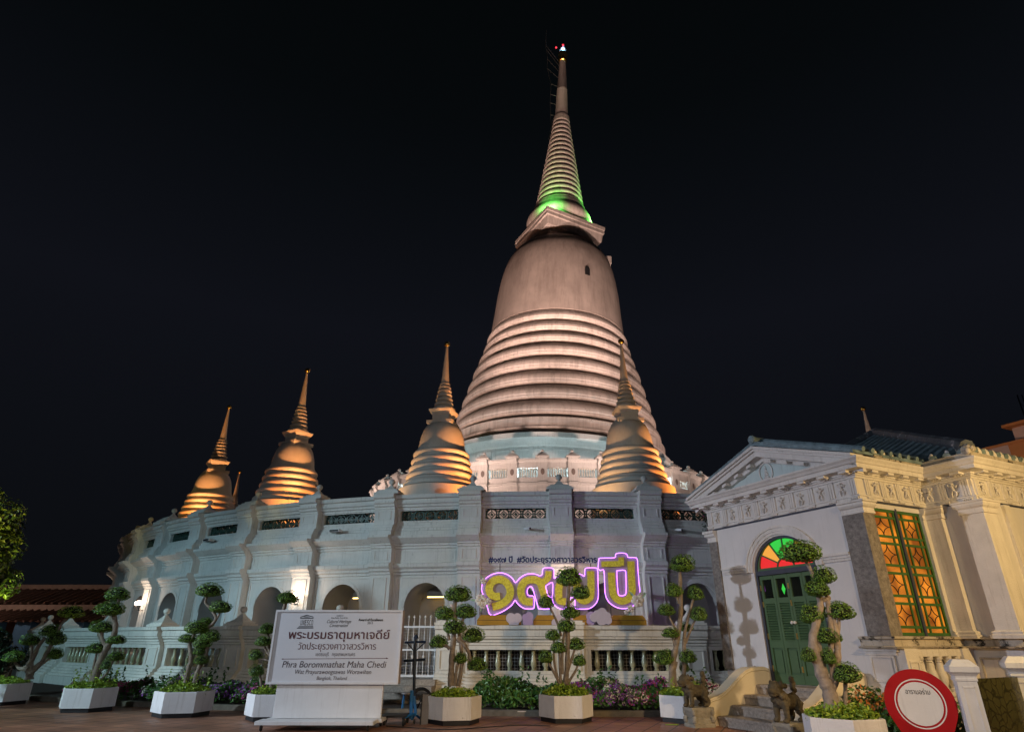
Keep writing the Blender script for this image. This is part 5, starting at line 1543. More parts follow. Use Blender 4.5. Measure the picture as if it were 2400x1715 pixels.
# ================================================================== notice board
SY = 12.62
sb = at(770, 1700, SY)
board = thing('notice_board', 'large white notice board with Thai and English lettering on a wheeled white stand', 'notice board', (sb.x, SY, 0))
def S_(x, y, Y=SY):
    p = at(x, y, Y); return p.x - sb.x, p.z
TLx, TLz = S_(651, 1430); TRx, TRz = S_(948, 1428); BLx, BLz = S_(620.4, 1602.5); BRx, BRz = S_(930, 1602)
xl, xr, zb_, zt_ = (TLx + BLx) / 2, (TRx + BRx) / 2, (BLz + BRz) / 2, (TLz + TRz) / 2
q = MB(); q.box(xl, xr, .0, .22, zb_, zt_); q.build('case', mat('beige_board_side', (0.42, 0.33, 0.27), 0.6, 0.06, 2, 0.03), board)
q = MB(); w_ = .035
q.box(xl, xr, -.03, -.001, zt_ - w_, zt_ + .002); q.box(xl, xr, -.03, -.001, zb_ - .002, zb_ + w_); q.box(xl - .002, xl + w_, -.029, -.001, zb_ + w_, zt_ - w_); q.box(xr - w_, xr + .002, -.029, -.001, zb_ + w_, zt_ - w_)
q.build('frame', M['white'], board)
q = MB(); q.box(xl + w_, xr - w_, -.008, -.002, zb_ + w_, zt_ - w_); face = q.build('face', M['sign_face'], board)
# lower apron, platform, castors
lx0, lz0 = S_(640, 1690, SY + .04); lx1, _ = S_(892, 1690, SY + .04)
ux0, uz0 = S_(647, 1604, SY + .04); ux1, _ = S_(899, 1604, SY + .04)
lz0 = .17
ax0, ax1 = (lx0 + ux0) / 2, (lx1 + ux1) / 2
q = MB(); q.bevel_box(ax0, ax1, .03, .10, lz0, zb_, .006); q.box(ax0 + .03, ax1 - .03, .101, .19, lz0, zb_ - .002); q.build('apron', M['white'], board)
q = MB()
for x in [ax1 - .004]:
    for z in [lz0 + .08 + i * .12 for i in range(5)]: q.sphere((x, .026, z), .006, 6, 4)
q.build('screw', M['steel'], board)
q = MB(); q.bevel_box(ax0 - .17, ax1 - .05, -.36, .02, .105, .165, .012); q.box(ax0 - .12, ax1 + .02, .02, .75, .105, .16); q.build('platform', M['white'], board)
for x, y in ((ax0 - .08, -.24), (ax1 - .16, -.24), (ax0 - .05, .62), (ax1 - .04, .62)):
    q = MB(); q.lathe([(.048, -.014), (.05, -.008), (.05, .008), (.048, .014)], 14); q.v = [(x + z_, y + x_, .05 + y_) for x_, y_, z_ in q.v]; wh = q.build('castor_wheel', M['rubber'], board, 40)
    q = MB(); q.box(x - .022, x - .016, y - .02, y + .02, .04, .105); q.box(x + .016, x + .022, y - .02, y + .02, .04, .105); q.box(x - .03, x + .03, y - .03, y + .03, .098, .105); q.build('fork', M['steel'], wh)
def on_face(body, x0, x1, y, size, mtl, shear=0.0, offset=0.0, spacing=1.0, name='lettering', bold=0.0):
    a = S_(x0, y); b = S_(x1, y)
    return text_mesh(body, size, name, mtl, board, (a[0], -.0100, a[1]), (pi / 2, 0, 0), .0008, shear, b[0] - a[0], 'LEFT', offset, spacing, False, bold)
Z7 = lambda x, y: (600 + x * .194, 1400 + y * .194)
def face_text(body, x0, x1, y, size, mtl, **k):
    (X0, Y0), (X1, _) = Z7(x0, y), Z7(x1, y)
    return on_face(body, X0, X1, Y0, size, mtl, **k)
face_text('พระบรมธาตุมหาเจดีย์', 390, 1612, 493, .205, M['ink_maroon'], bold=.002)
face_text('วัดประยุรวงศาวาสวรวิหาร', 505, 1448, 622, .16, M['ink_maroon'])
face_text('เขตธนบุรี   กรุงเทพมหานคร', 722, 1197, 702, .085, M['ink_dark'])
face_text('Phra Borommathat Maha Chedi', 315, 1572, 840, .155, M['ink_dark'], shear=.18)
face_text('Wat Prayurawongsawas Worawihan', 470, 1392, 918, .105, M['ink_dark'], shear=.18)
face_text('Bangkok, Thailand', 732, 1100, 990, .083, M['ink_dark'], shear=.18)
face_text('Award of Excellence', 1240, 1532, 280, .062, M['ink_black'], bold=.0018)
face_text('2013', 1345, 1412, 318, .06, M['ink_black'])
face_text('UNESCO', 975, 1055, 226, .042, M['ink_black'])
face_text('Asia-Pacific Awards for', 908, 1112, 252, .042, M['ink_black'])
face_text('Cultural Heritage', 858, 1150, 305, .085, M['ink_black'], shear=.45)
face_text('Conservation', 890, 1108, 352, .085, M['ink_black'], shear=.45)
# rule with pointed ends and the temple emblem
q = MB()
def fq(pts, y=-.0106):
    P = []
    for x, y_ in pts:
        a = S_(*Z7(x, y_)); P.append((a[0], y, a[1]))
    q.poly(P)
fq([(330, 736), (1575, 727), (1575, 733), (330, 742)]); fq([(308, 740), (332, 730), (332, 747)]); fq([(1600, 730), (1574, 721), (1574, 740)])
q.build('rule', M['ink_maroon'], board)
q = MB()
fq([(615, 205), (695, 228), (695, 238), (615, 216), (536, 240), (536, 230)]); fq([(536, 244), (695, 242), (695, 252), (536, 254)]); fq([(600, 226), (630, 226), (660, 236), (570, 236)])
fq([(520, 341), (690, 339), (690, 345), (520, 347)]); fq([(508, 352), (692, 350), (692, 356), (508, 358)]); fq([(496, 364), (694, 362), (694, 370), (496, 372)])
q.build('temple_emblem', M['ink_black'], board)
for i, ch in enumerate('UNESCO'):
    x0 = 535 + i * 26.5
    face_text(ch, x0, x0 + 19, 331, .135, M['ink_black']).name = 'emblem_letter'

# ------------------------------------------------------------------ glowing anniversary numerals on the balustrade
NY = 18.05
nb = at(1315, 1465, NY)
neon = thing('neon_numerals', 'big gold Thai numerals outlined by violet neon tube, flower trimmed, standing on the balustrade rail', 'neon sign', (nb.x, NY, nb.z))
ZN = lambda x, y: (1100 + x * .20238, 1280 + y * .20238)
def N_(x, y, dy=0.0):
    X, Y = ZN(x, y); p = at(X, Y, NY + dy); return Vector((p.x - nb.x, dy, p.z - nb.z))
out_main = [(218, 730), (175, 600), (142, 500), (160, 410), (215, 350), (285, 315), (365, 305), (440, 325), (500, 370), (535, 418), (585, 365), (650, 325), (715, 315), (775, 322), (812, 338), (845, 322), (848, 270), (875, 248), (950, 248), (978, 272), (980, 330),
            (985, 370), (1040, 335), (1110, 320), (1200, 320), (1290, 320), (1332, 345), (1338, 270), (1365, 248), (1460, 248), (1485, 270), (1490, 400), (1495, 560), (1478, 640), (1430, 695), (1370, 722), (1250, 722), (1225, 700), (1222, 620), (1205, 592), (1170, 595), (1165, 640), (1120, 715), (1060, 722),
            (1000, 690), (965, 630), (962, 590), (945, 690), (925, 722), (820, 722), (795, 700), (745, 520), (725, 470), (700, 465), (672, 500), (675, 555), (700, 568), (735, 572), (752, 600), (752, 690), (735, 720), (650, 720), (590, 690), (550, 650), (528, 622), (490, 680), (400, 745), (320, 780), (265, 795), (230, 775)]
out_right = [(1492, 240), (1500, 150), (1525, 134), (1680, 130), (1692, 95), (1720, 78), (1800, 78), (1830, 100), (1838, 125), (1920, 128), (1945, 150), (1950, 230), (1965, 420), (1975, 530), (1955, 620), (1900, 685), (1830, 715), (1740, 715), (1660, 680), (1600, 620), (1570, 520), (1560, 285), (1520, 278), (1497, 262)]
in_right = [(1708, 280), (1800, 276), (1812, 330), (1815, 530), (1790, 565), (1750, 568), (1725, 545), (1712, 400)]
in_nine = [(885, 458), (960, 415), (965, 500), (958, 585), (915, 570)]
def tube_loop(pts, mtl, r=.0082, dy=-.07):
    P = [N_(x, y, dy) for x, y in pts]; P.append(P[0])
    q = MB(); q.tube(smooth_path(P, 3), r, 8); return q.build('neon_tube', mtl, neon, 60)
for L_ in (out_main, out_right, in_right, in_nine): tube_loop(L_, M['neon'])
for L_ in (out_main, out_right): tube_loop(L_, M['neon'], .0082, .075)      # unseen loops added behind the board to cast violet on the wall
def plate(pts, y0, y1, name, mtl):
    q = MB(); q.loft([[N_(x, y, y0) for x, y in pts], [N_(x, y, y1) for x, y in pts]]); return q.build(name, mtl, neon)
plate(out_main, -.01, .03, 'backing_board', M['backing']); plate(out_right, -.01, .03, 'backing_board', M['backing'])
gold_n = [0]
def gold_stroke(pts, w, name='gold_numeral'):
    """a broad flat stroke following a centre line"""
    P = smooth_path([Vector((x, y, 0)) for x, y in pts], 5); L1, L2 = [], []
    n = len(P)
    for i, p in enumerate(P):
        d = P[min(i + 1, n - 1)] - P[max(i - 1, 0)]; d.normalize(); nn = Vector((-d.y, d.x, 0))
        ww = w if not hasattr(w, '__len__') else w[0] + (w[1] - w[0]) * i / (n - 1)
        L1.append(p + nn * ww / 2); L2.append(p - nn * ww / 2)
    gold_n[0] += 1; yf = -.050 - .0025 * gold_n[0]
    q = MB()
    for i in range(n - 1):
        quad = [L1[i], L1[i + 1], L2[i + 1], L2[i]]
        q.loft([[N_(a.x, a.y, yf) for a in quad], [N_(a.x, a.y, -.012) for a in quad]])
    return q.build(name, M['gold_paint'], neon)
gold_stroke([(355, 575), (290, 578), (240, 540), (228, 480), (255, 420), (310, 385), (370, 383), (430, 420), (470, 490), (470, 560), (430, 625), (360, 672), (265, 700)], 88)
gold_stroke([(735, 642), (640, 630), (602, 560), (600, 480), (640, 410), (700, 385), (770, 388), (820, 420), (850, 500), (880, 600), (900, 690)], 88)
gold_stroke([(820, 420), (880, 395), (912, 350), (918, 285)], 76)
gold_stroke([(1120, 640), (1045, 625), (1035, 560), (1040, 460), (1080, 395), (1150, 372), (1210, 390), (1245, 450), (1255, 540), (1275, 600), (1330, 630), (1390, 600), (1408, 540), (1408, 400), (1405, 285)], 84)
gold_stroke([(1645, 300), (1650, 420), (1665, 540), (1710, 610), (1780, 632), (1850, 600), (1885, 520), (1880, 400), (1870, 170)], 84)
gold_stroke([(1530, 205), (1760, 200)], 66); gold_stroke([(1758, 225), (1758, 125)], 66)
gold_stroke([(1480 - 60, 150 + 136), (1425, 285)], 40)
q = MB()
for x, y0, y1 in ((355, 305, 200), (1405, 245, 195), (325, 830, 780), (1640, 830, 690), (1918, 830, 640), (1415, 830, 700)):
    q.tube([N_(x, y0, .01), N_(x, y1, .01)], .011, 6)
q.build('support_rod', M['black'], neon)
# fabric flowers at both ends
def flower(cx, cy, r, n=6, leafs=((1, 0), (-.6, .8))):
    q = MB(); c = N_(cx, cy, -.10); rr = r * .0026 * 1.0
    for k in range(n):
        t = 2 * pi * k / n + cx
        q.sphere((c.x + rr * .6 * cos(t), c.y + .01 * (k % 2), c.z + rr * .6 * sin(t)), (rr * .48, .03, rr * .42), 8, 5)
    q.sphere((c.x, c.y - .03, c.z), rr * .25, 8, 5)
    o = q.build('fabric_flower', M['petal_cream'], neon, 60)
    q = MB()
    for lx, lz in leafs:
        d = Vector((lx, 0, lz)).normalized(); p = c + d * rr * .7; s_ = Vector((-d.z, 0, d.x))
        q.poly([p, p + d * rr * .6 + s_ * rr * .22 + Vector((0, -.02, 0)), p + d * rr * 1.3, p + d * rr * .6 - s_ * rr * .22 + Vector((0, -.02, 0))])
    q.build('leaf', M['leaf_mint'], o)
flower(130, 620, 60, 6, ((-1, 0), (.1, -1))); flower(215, 640, 42, 5, ((.2, -1),)); flower(165, 400, 36, 5, ((-.6, 1),)); flower(150, 690, 30, 5, ((-.4, -1),))
flower(1950, 630, 66, 6, ((1, .8), (-.8, .9))); flower(1870, 720, 40, 5, ((-.4, -1),)); flower(1820, 760, 26, 5, ((.1, -1),)); flower(1985, 560, 30, 5, ((1, .5),))

# navy hashtag lettering above
ha = thing('hashtag_lettering', 'navy blue Thai hashtag lettering on a thin rail above the glowing numerals', 'lettering', (nb.x, NY, nb.z))
p0, p1 = N_(225, 188), N_(1475, 188)
text_mesh('#๑๙๗ ปี  #วัดประยุรวงศาวาสวรวิหาร', .2, 'lettering', M['ink_blue'], ha, (p0.x, -.02, p0.z + .012), (pi / 2, 0, 0), .012, 0, p1.x - p0.x, 'LEFT', .0, 1.0, True, .010)
q = MB(); q.tube([N_(225, 196, .015), N_(1470, 196, .015)], .008, 6); q.build('rail', M['backing'], ha)
q = MB()
for x in (355, 1405): q.tube([N_(x, 196, .02), N_(x, 215, .02)], .011, 6)
q.build('rod', M['black'], ha)

# gold plinth boxes and foam cut-outs on the rail
def rail_box(x0, x1, label):
    a, b = N_(x0, 900), N_(x1, 900)
    t = thing('gold_box', label, 'box', (nb.x + (a.x + b.x) / 2, NY - .02, 1.845), 0, 'gold painted boxes on the balustrade rail')
    h = .25; w = (b.x - a.x) / 2
    q = MB(); q.prism_y([(-w, 0), (w, 0), (w, .12), (w - .10, h), (-w + .10, h), (-w, .12)], -.16, .16); q.build('body', M['gold_box'], t)
    q = MB(); q.box(-w + .0, w - .0, -.163, -.16, .115, .125); q.build('seam', M['rubber'], t)
rail_box(92, 600, 'long gold painted box under the left end of the glowing numerals')
rail_box(742, 1010, 'gold painted box under the middle of the glowing numerals')
rail_box(1185, 1400, 'short gold painted box behind the lilac cloud cut-out')
rail_box(1622, 2040, 'long gold painted box under the right end of the glowing numerals')
def cutout(circles, label, mtl, y=-.22, base=915):
    xs = [c[0] for c in circles]; c0 = N_(sum(xs) / len(xs), base)
    t = thing('foam_cutout', label, 'foam cutout', (nb.x + c0.x, NY + y, 1.845), 0, 'lilac foam cut-outs along the balustrade rail')
    q = MB(); k = .0026
    for ci, (cx, cy, r) in enumerate(circles):
        p = N_(cx, cy); zc = (base - cy) * k * 1.02; rr = r * k
        ring = [(p.x - c0.x + rr * cos(t_), max(0.0, zc + rr * sin(t_))) for t_ in [2 * pi * j / 20 for j in range(20)]]
        q.prism_y(ring, -.004 * ci, .045 + .004 * ci)
    q.build('cutout', mtl, t)
M['foam2'] = mat('violet_foam_cutout', (0.50, 0.36, 0.58), 0.75, 0.06, 4, 0.05)
cutout([(480, 850, 50), (555, 850, 48), (515, 885, 55)], 'lilac heart-shaped foam cut-out left of the smaller one', M['foam'])
cutout([(650, 845, 38), (690, 835, 44), (675, 885, 52)], 'small violet foam cut-out left of the middle gold box', M['foam2'])
cutout([(1400, 835, 50), (1395, 880, 42)], 'violet foam cut-out peeping left behind the cloud one', M['foam2'], -.21)
cutout([(1470, 815, 42), (1525, 800, 50), (1580, 830, 40), (1430, 845, 44), (1520, 860, 60), (1590, 870, 40)], 'large lilac cloud-shaped foam cut-out on the rail', M['foam'], -.28)
cutout([(1030, 860, 42), (990, 895, 40)], 'pale foam cut-out at the foot of the middle balustrade finial', M['foam'], -.26)

# ------------------------------------------------------------------ blue lifting stand, trolley parts and rolled cable by the gate
BY = 14.3
bp = on_ground(976, 1694); BY = bp.y
Zb = lambda x, y: (900 + x * .1632, 1450 + y * .1632)
bs = thing('lifting_stand', 'blue crank lifting stand with dark cross arms beside the notice board', 'stand', (bp.x, BY, 0))
def B_(x, y, dy=0.0):
    X, Y = Zb(x, y); p = at(X, Y, BY + dy); return Vector((p.x - bp.x, dy, p.z))
q = MB(); q.tube([B_(430, 1100), B_(445, 250)], .030, 8); q.tube([B_(455, 225), B_(480, 285)], .035, 6); q.build('mast', M['navy'], bs, 40)
q = MB(); q.tube([B_(300, 335), B_(600, 325)], .022, 6); q.tube([B_(285, 600), B_(595, 578)], .026, 6); q.tube([B_(335, 345), B_(430, 455), ], .012, 6); q.tube([B_(590, 335), B_(460, 450)], .012, 6); q.build('cross_arm', M['navy'], bs)
q = MB(); q.tube([B_(385, 1430, -.02), B_(400, 1020, -.02)], .034, 8); q.tube([B_(455, 1350), B_(420, 1020)], .030, 8); q.build('sleeve', M['blue'], bs, 40)
for a, b in (((270, 1425, -.30), (440, 1350, 0)), ((400, 1440, .1), (455, 1350, .0)), ((540, 1435, .2), (450, 1370, 0))):
    q = MB(); q.tube([B_(*a), B_(*b)], .022, 6); q.build('leg', M['blue'], bs)
for x, y, dy in ((300, 1480, -.25), (435, 1465, -.1), (545, 1460, .2)):
    p = B_(x, y, dy); q = MB(); q.lathe([(.035, -.015), (.042, 0), (.035, .015)], 12); q.v = [(p.x + z_, p.y + x_, .042 + y_) for x_, y_, z_ in q.v]; q.build('castor', M['rubber'], bs, 40)
# grey panel and wheel barrow like trolley between stand and planter
g0 = on_ground(985, 1700)
tr = thing('leaning_panel', 'dull grey panel leaning against the left side of the planter by the blue stand', 'panel', (g0.x + .06, g0.y + .22, 0), .35)
q = MB(); q.loft([[(-.09, -.01, 0), (.05, -.01, 0), (.05, .02, 0), (-.09, .02, 0)], [(-.06, .10, .50), (.08, .10, .50), (.08, .13, .50), (-.06, .13, .50)]]); q.build('sheet', M['grey_paint'], tr)
q = MB(); q.tube([(-.095, -.015, .0), (-.065, .09, .51), (.085, .09, .51)], .012, 6); q.build('edge', M['rubber'], tr)
g1 = on_ground(985, 1670)
rl = thing('cable_reel', 'dark coil of cable standing behind the grey panel', 'cable reel', (g1.x, g1.y, 0), .3)
q = MB()
for k in range(6):
    r = .20 + .016 * (k % 3); yy = -.06 + .024 * k
    q.tube([(r * cos(t), yy, .26 + r * sin(t)) for t in [2 * pi * j / 22 for j in range(23)]], .016, 6)
q.build('coil', M['rubber'], rl, 60)
q = MB(); q.tube([(0, -.1, .26), (0, .12, .26)], .03, 8); q.box(-.12, .12, -.09, .09, 0, .035); q.tube([(-.1, 0, .03), (0, 0, .26)], .015, 6); q.tube([(.1, 0, .03), (0, 0, .26)], .015, 6); q.build('stand', M['black'], rl)
w1 = on_ground(928, 1702)
tw = thing('trolley', 'low dark trolley with rubber wheels behind the right foot of the notice board', 'trolley', (w1.x - .05, w1.y + .3, 0))
q = MB(); q.box(-.28, .20, -.25, .30, .14, .17); q.build('deck', M['black'], tw)
for x, y in ((-.25, -.22), (.17, -.22), (-.25, .27), (.17, .27)):
    q = MB(); q.lathe([(.055, -.02), (.07, -.012), (.07, .012), (.055, .02)], 14); q.v = [(x + z_, y + x_, .07 + y_) for x_, y_, z_ in q.v]; q.build('wheel', M['rubber'], tw, 40)
stl = on_ground(953, 1672)
so = thing('blue_stool', 'small blue-legged stool in the shade behind the blue stand', 'stool', (stl.x, stl.y, 0))
q = MB(); q.lathe([(.15, .38), (.16, .39), (.16, .41), (.15, .42)], 18); q.build('seat', M['steel'], so, 40)
for k in range(4):
    t = pi / 4 + pi / 2 * k; q = MB(); q.tube([(.15 * cos(t), .15 * sin(t), 0), (.11 * cos(t), .11 * sin(t), .38)], .012, 6); q.build('leg', M['blue'], so)
# cable on the paving
pts = [(905, 1700), (980, 1705), (1060, 1708), (1150, 1702), (1230, 1698), (1290, 1700)]
cb = MB(); cb.tube(smooth_path([on_ground(x, y, .009) for x, y in pts], 5), .008, 6)
tag(cb.build('cable', M['rubber']), 'thin black cable lying on the paving in front of the planters', 'cable')
gs = MB(); p = on_ground(1575, 1697, .006); gs.box(p.x - .12, p.x + .12, p.y - .02, p.y + .02, .002, .014)
tag(gs.build('green_strip', mat('lime_plastic', (0.30, 0.45, 0.04), 0.5, 0.1, 4, 0)), 'short lime green plastic strip at the foot of the planter beside the left lion', 'strip')
gs = MB(); p = on_ground(1223, 1682, .006); gs.prism([(p.x - .09, p.y - .03), (p.x + .08, p.y - .02), (p.x + .09, p.y + .04), (p.x - .06, p.y + .05)], .12, .135)
tag(gs.build('paper_scrap', M['white']), 'white scrap lying on the bed kerb left of the middle planter', 'scrap')

# ------------------------------------------------------------------ stone guardian lions
def blob_mesh(name, parts, material, parent, voxel=.014, disp=.012, dscale=.06):
    q = MB()
    for c, r in parts['balls']: q.sphere(c, r, 14, 9)
    for pts, rr in parts['tubes']: q.tube(smooth_path(pts, 4), [rr[0] + (rr[1] - rr[0]) * i / max(1, (len(pts) - 1) * 4) for i in range((len(pts) - 1) * 4 + 1)] if len(pts) > 2 else list(rr), 9)
    o = q.build(name, material, parent, None)
    m1 = o.modifiers.new('remesh', 'REMESH'); m1.mode = 'VOXEL'; m1.voxel_size = voxel
    m2 = o.modifiers.new('smooth', 'SMOOTH'); m2.factor = .5; m2.iterations = 3
    tx = bpy.data.textures.new('stone_pits', 'CLOUDS'); tx.noise_scale = dscale
    m3 = o.modifiers.new('displace', 'DISPLACE'); m3.texture = tx; m3.strength = disp; m3.mid_level = .5
    return o
def lion(label, loc, rz, ped_h, sc=1.0):
    t = thing('stone_lion', label, 'stone lion', loc, rz, 'stone guardian lions at the steps')
    t.scale = (sc, sc, sc)
    # faces -x ; standing, head raised, maned, tail up over the rump
    B = {'balls': [((-.02, 0, .30), (.20, .12, .12)), ((-.16, 0, .34), (.12, .125, .15)), ((.15, 0, .30), (.11, .115, .13)),
                   ((-.27, 0, .50), (.12, .115, .12)), ((-.36, 0, .46), (.08, .08, .055)), ((-.36, 0, .40), (.06, .065, .03)), ((-.33, .06, .53), (.03, .03, .03)), ((-.33, -.06, .53), (.03, .03, .03)),
                   ((-.42, 0, .48), (.03, .045, .03)), ((-.24, .10, .58), (.03, .03, .05)), ((-.24, -.10, .58), (.03, .03, .05))]
                  + [((-.20 + .06 * cos(k * 1.3), .11 * sin(k * 2.1), .42 + .15 * sin(k * 1.7)), (.045, .04, .045)) for k in range(14)]
                  + [((.20 + .03 * cos(k * 2.2), .03 * sin(k * 3.1), .46 + .035 * k), (.05, .045, .045)) for k in range(6)],
         'tubes': []}
    for y in (-.085, .085):
        B['tubes'].append(([(-.19, y, .30), (-.20, y * 1.1, .15), (-.20, y * 1.1, .03)], (.06, .042)))
        B['balls'].append(((-.235, y * 1.1, .03), (.065, .05, .035)))
        B['tubes'].append(([(.17, y, .30), (.11, y * 1.15, .19), (.20, y * 1.15, .11), (.17, y * 1.15, .03)], (.085, .04)))
        B['balls'].append(((.14, y * 1.15, .03), (.065, .05, .035)))
    o = blob_mesh('body', B, M['lion'], t)
    o.location = (0, 0, ped_h)
    if ped_h > .2:
        h = ped_h
        q = MB()
        q.bevel_box(-.26, .26, -.19, .19, 0, .07, .012); q.bevel_box(-.22, .22, -.16, .16, .07, h * .45, .02)
        q.loft([[(-.19, -.13, h * .4), (.19, -.13, h * .4), (.19, .13, h * .4), (-.19, .13, h * .4)], [(-.27, -.17, h - .05), (.27, -.17, h - .05), (.27, .17, h - .05), (-.27, .17, h - .05)], [(-.27, -.17, h), (.27, -.17, h), (.27, .17, h), (-.27, .17, h)]])
        for x in (-.22, .22):
            for y in (-.15, .15):
                q.sphere((x, y, .14), (.06, .06, .08), 10, 6); q.sphere((x * 1.02, y * 1.05, h * .75), (.05, .045, .07), 10, 6)
        q.build('pedestal', M['lion_base'], t)
    else:
        q = MB(); q.bevel_box(-.26, .28, -.18, .18, 0, ped_h, .02); q.build('pedestal', M['mould'], t)
    return t
p = on_ground(1640, 1705)
lion('mossy stone lion on a carved grey pedestal left of the steps', (p.x + .06, p.y + .18, 0), .35, .36, .90)
lion('mossy stone lion with open jaws in front of the right end of the steps', (4.28, 10.72, 0), .55, .36, .92)

# ------------------------------------------------------------------ red location sign
RY = 9.4
rc = at(2157, 1648, RY)
rs = thing('location_sign', 'red map-pin shaped sign with a white round face and Thai lettering', 'sign', (rc.x, RY, 0), 0)
rang = -radians(24)
rs.rotation_euler.z = rang
q = MB(); R_ = .42; zc = rc.z
pin = [(R_ * cos(t), zc + R_ * sin(t)) for t in [-.45 + (pi + .9) * i / 36 for i in range(37)]] + [(-.03, zc - .92), (.03, zc - .92)]
q.prism_y(pin, 0, .05); q.build('pin_board', M['red'], rs)
q = MB(); q.tube([(0, .03, 0), (0, .03, zc - .85)], .025, 8); q.lathe([(.22, 0), (.22, .03), (.05, .05)], 20); q.build('post', M['steel'], rs)
def disc(r0, r1, y, name, mtl):
    q = MB(); n = 48
    for i in range(n):
        t0, t1 = 2 * pi * i / n, 2 * pi * (i + 1) / n
        q.quad((r0 * cos(t0), y, zc + r0 * sin(t0)), (r1 * cos(t0), y, zc + r1 * sin(t0)), (r1 * cos(t1), y, zc + r1 * sin(t1)), (r0 * cos(t1), y, zc + r0 * sin(t1)))
    return q.build(name, mtl, rs)
disc(.285, .30, -.004, 'white_ring', M['white']); disc(.0, .262, -.006, 'white_face', M['white'])
text_mesh('อารามอร่าม', .085, 'lettering', M['ink_black'], rs, (-.145, -.0085, zc + .115), (pi / 2, 0, 0), .0008, 0, .29, 'LEFT', .002)

# ------------------------------------------------------------------ marble slab between two white posts
MY = at(2245, 1600, 1).normalized()
msl = thing('marble_plaque', 'dark veined marble slab held between two white posts with faceted caps', 'plaque', (0, 0, 0))
def post_at(px, py, Y, w=.115):
    p = at(px, py, Y); z1 = p.z
    q = MB(); c = (p.x, Y)
    rot = -radians(22)
    def sqr(h, z): return [(c[0] + h * (cos(rot) * a - sin(rot) * b), c[1] + h * (sin(rot) * a + cos(rot) * b), z) for a, b in ((-1, -1), (1, -1), (1, 1), (-1, 1))]
    q.loft([sqr(w, 0), sqr(w, z1 - .26), sqr(w * 1.10, z1 - .255), sqr(w * 1.10, z1 - .23), sqr(w * 1.04, z1 - .225), sqr(w * 1.05, z1 - .20), sqr(w * 1.22, z1 - .175), sqr(w * 1.45, z1 - .15), sqr(w * 1.47, z1 - .085), sqr(w * 1.25, z1 - .06), sqr(w * .78, z1)])
    o = q.build('post', M['white'], msl)
    q = MB()
    for fx in (-1, 1):
        for (a, b) in ((-.62, -.5), (.5, .62)):
            pts = []
    q2 = MB()
    for face_ in ((0, -1), (-1, 0)):
        for a0, a1, za, zb2 in ((-.6, -.5, .15, z1 - .32), (.5, .6, .15, z1 - .32), (-.6, .6, z1 - .34, z1 - .32)):
            def pp(a, d, z):
                lx, ly = (a, -d) if face_ == (0, -1) else (-d, a)
                return (c[0] + w * (cos(rot) * lx - sin(rot) * ly), c[1] + w * (sin(rot) * lx + cos(rot) * ly), z)
            q2.loft([[pp(a0, .99, za), pp(a1, .99, za), pp(a1, 1.06, za), pp(a0, 1.06, za)], [pp(a0, .99, zb2), pp(a1, .99, zb2), pp(a1, 1.06, zb2), pp(a0, 1.06, zb2)]])
    q2.build('panel_moulding', M['white'], o)
    return Vector((c[0], c[1], z1))
pa = post_at(2247, 1544, 9.15); pb = post_at(2374, 1537, 9.85)
d = (pb - pa); d.z = 0; L_ = d.length; dn = d.normalized(); nn = Vector((dn.y, -dn.x, 0))
q = MB()
a = pa + dn * .12; b = pb - dn * .12; ztop = pa.z - .24
ring = [a + nn * .03, b + nn * .03, b - nn * .03, a - nn * .03]
q.loft([[(v.x, v.y, .05) for v in ring], [(v.x, v.y, ztop) for v in ring]]); q.build('slab', M['marble'], msl)

# ------------------------------------------------------------------ background: tiled hall on the left, house on the right, trees
HY = 40.0
def H_(x, y, Y=HY):
    return at(x, y, Y)
hl = thing('tiled_hall', 'low hall with two tiers of terracotta tiled roof and blue columns beyond the left trees', 'hall', (0, 0, 0))
rl_, rr_ = H_(-60, 1380, HY + 3), H_(262, 1386, HY + 3)
el, er = H_(-60, 1415, HY), H_(262, 1417, HY)
zr_, ze = rl_.z, el.z; q = MB()
x0, x1 = min(rl_.x, el.x) - 3, max(rr_.x, er.x) + 1.5
q.poly([(x0, HY, ze), (x1, HY, ze), (x1, HY + 3, zr_), (x0, HY + 3, zr_)]); q.poly([(x0, HY + 6, ze), (x1, HY + 6, ze), (x1, HY + 3, zr_), (x0, HY + 3, zr_)])
q.build('upper_roof', M['roof_red'], hl)
q = MB(); x = x0
while x < x1:
    q.tube([(x, HY - .05, ze + .04), (x, HY + 3, zr_ + .04)], .085, 5); x += .48
q.build('tile_ribs', M['roof_rib'], hl)
q = MB(); q.box(x0, x1, HY + 2.8, HY + 3.2, zr_ - .02, zr_ + .28); q.box(x0, x1, HY - .25, HY - .05, ze - .55, ze - .04); q.box(x0, x1, HY - .12, HY + .1, ze - .85, ze - .55); q.build('ridge', M['roof_trim'], hl)
l0 = H_(0, 1430, HY - .2).z; l1 = H_(0, 1456, HY - 2.4).z
q = MB(); q.poly([(x0, HY - .2, l0), (x1, HY - .2, l0), (x1, HY - 2.4, l1), (x0, HY - 2.4, l1)])
q.build('lower_roof', M['roof_red'], hl)
q = MB(); x = x0
while x < x1:
    q.tube([(x, HY - .2, l0 + .03), (x, HY - 2.45, l1 + .03)], .08, 5); x += .42
q.build('tile_ribs', M['roof_rib'], hl)
q = MB(); q.box(x0, x1, HY + .5, HY + .8, 0, ze); q.build('back_wall', mat('hall_wall', (0.28, 0.22, 0.20), 0.8, 0.1, 1, 0.05), hl)
q = MB(); x = x0 + 1.0
cols_ = [H_(px, 1480, HY - 2).x for px in (55, 178, -20)]
for x in cols_:
    q = MB(); q.box(x - .45, x + .45, HY - 2.2, HY - 1.6, 0, l1); q.build('column', M['col_blue'], hl)
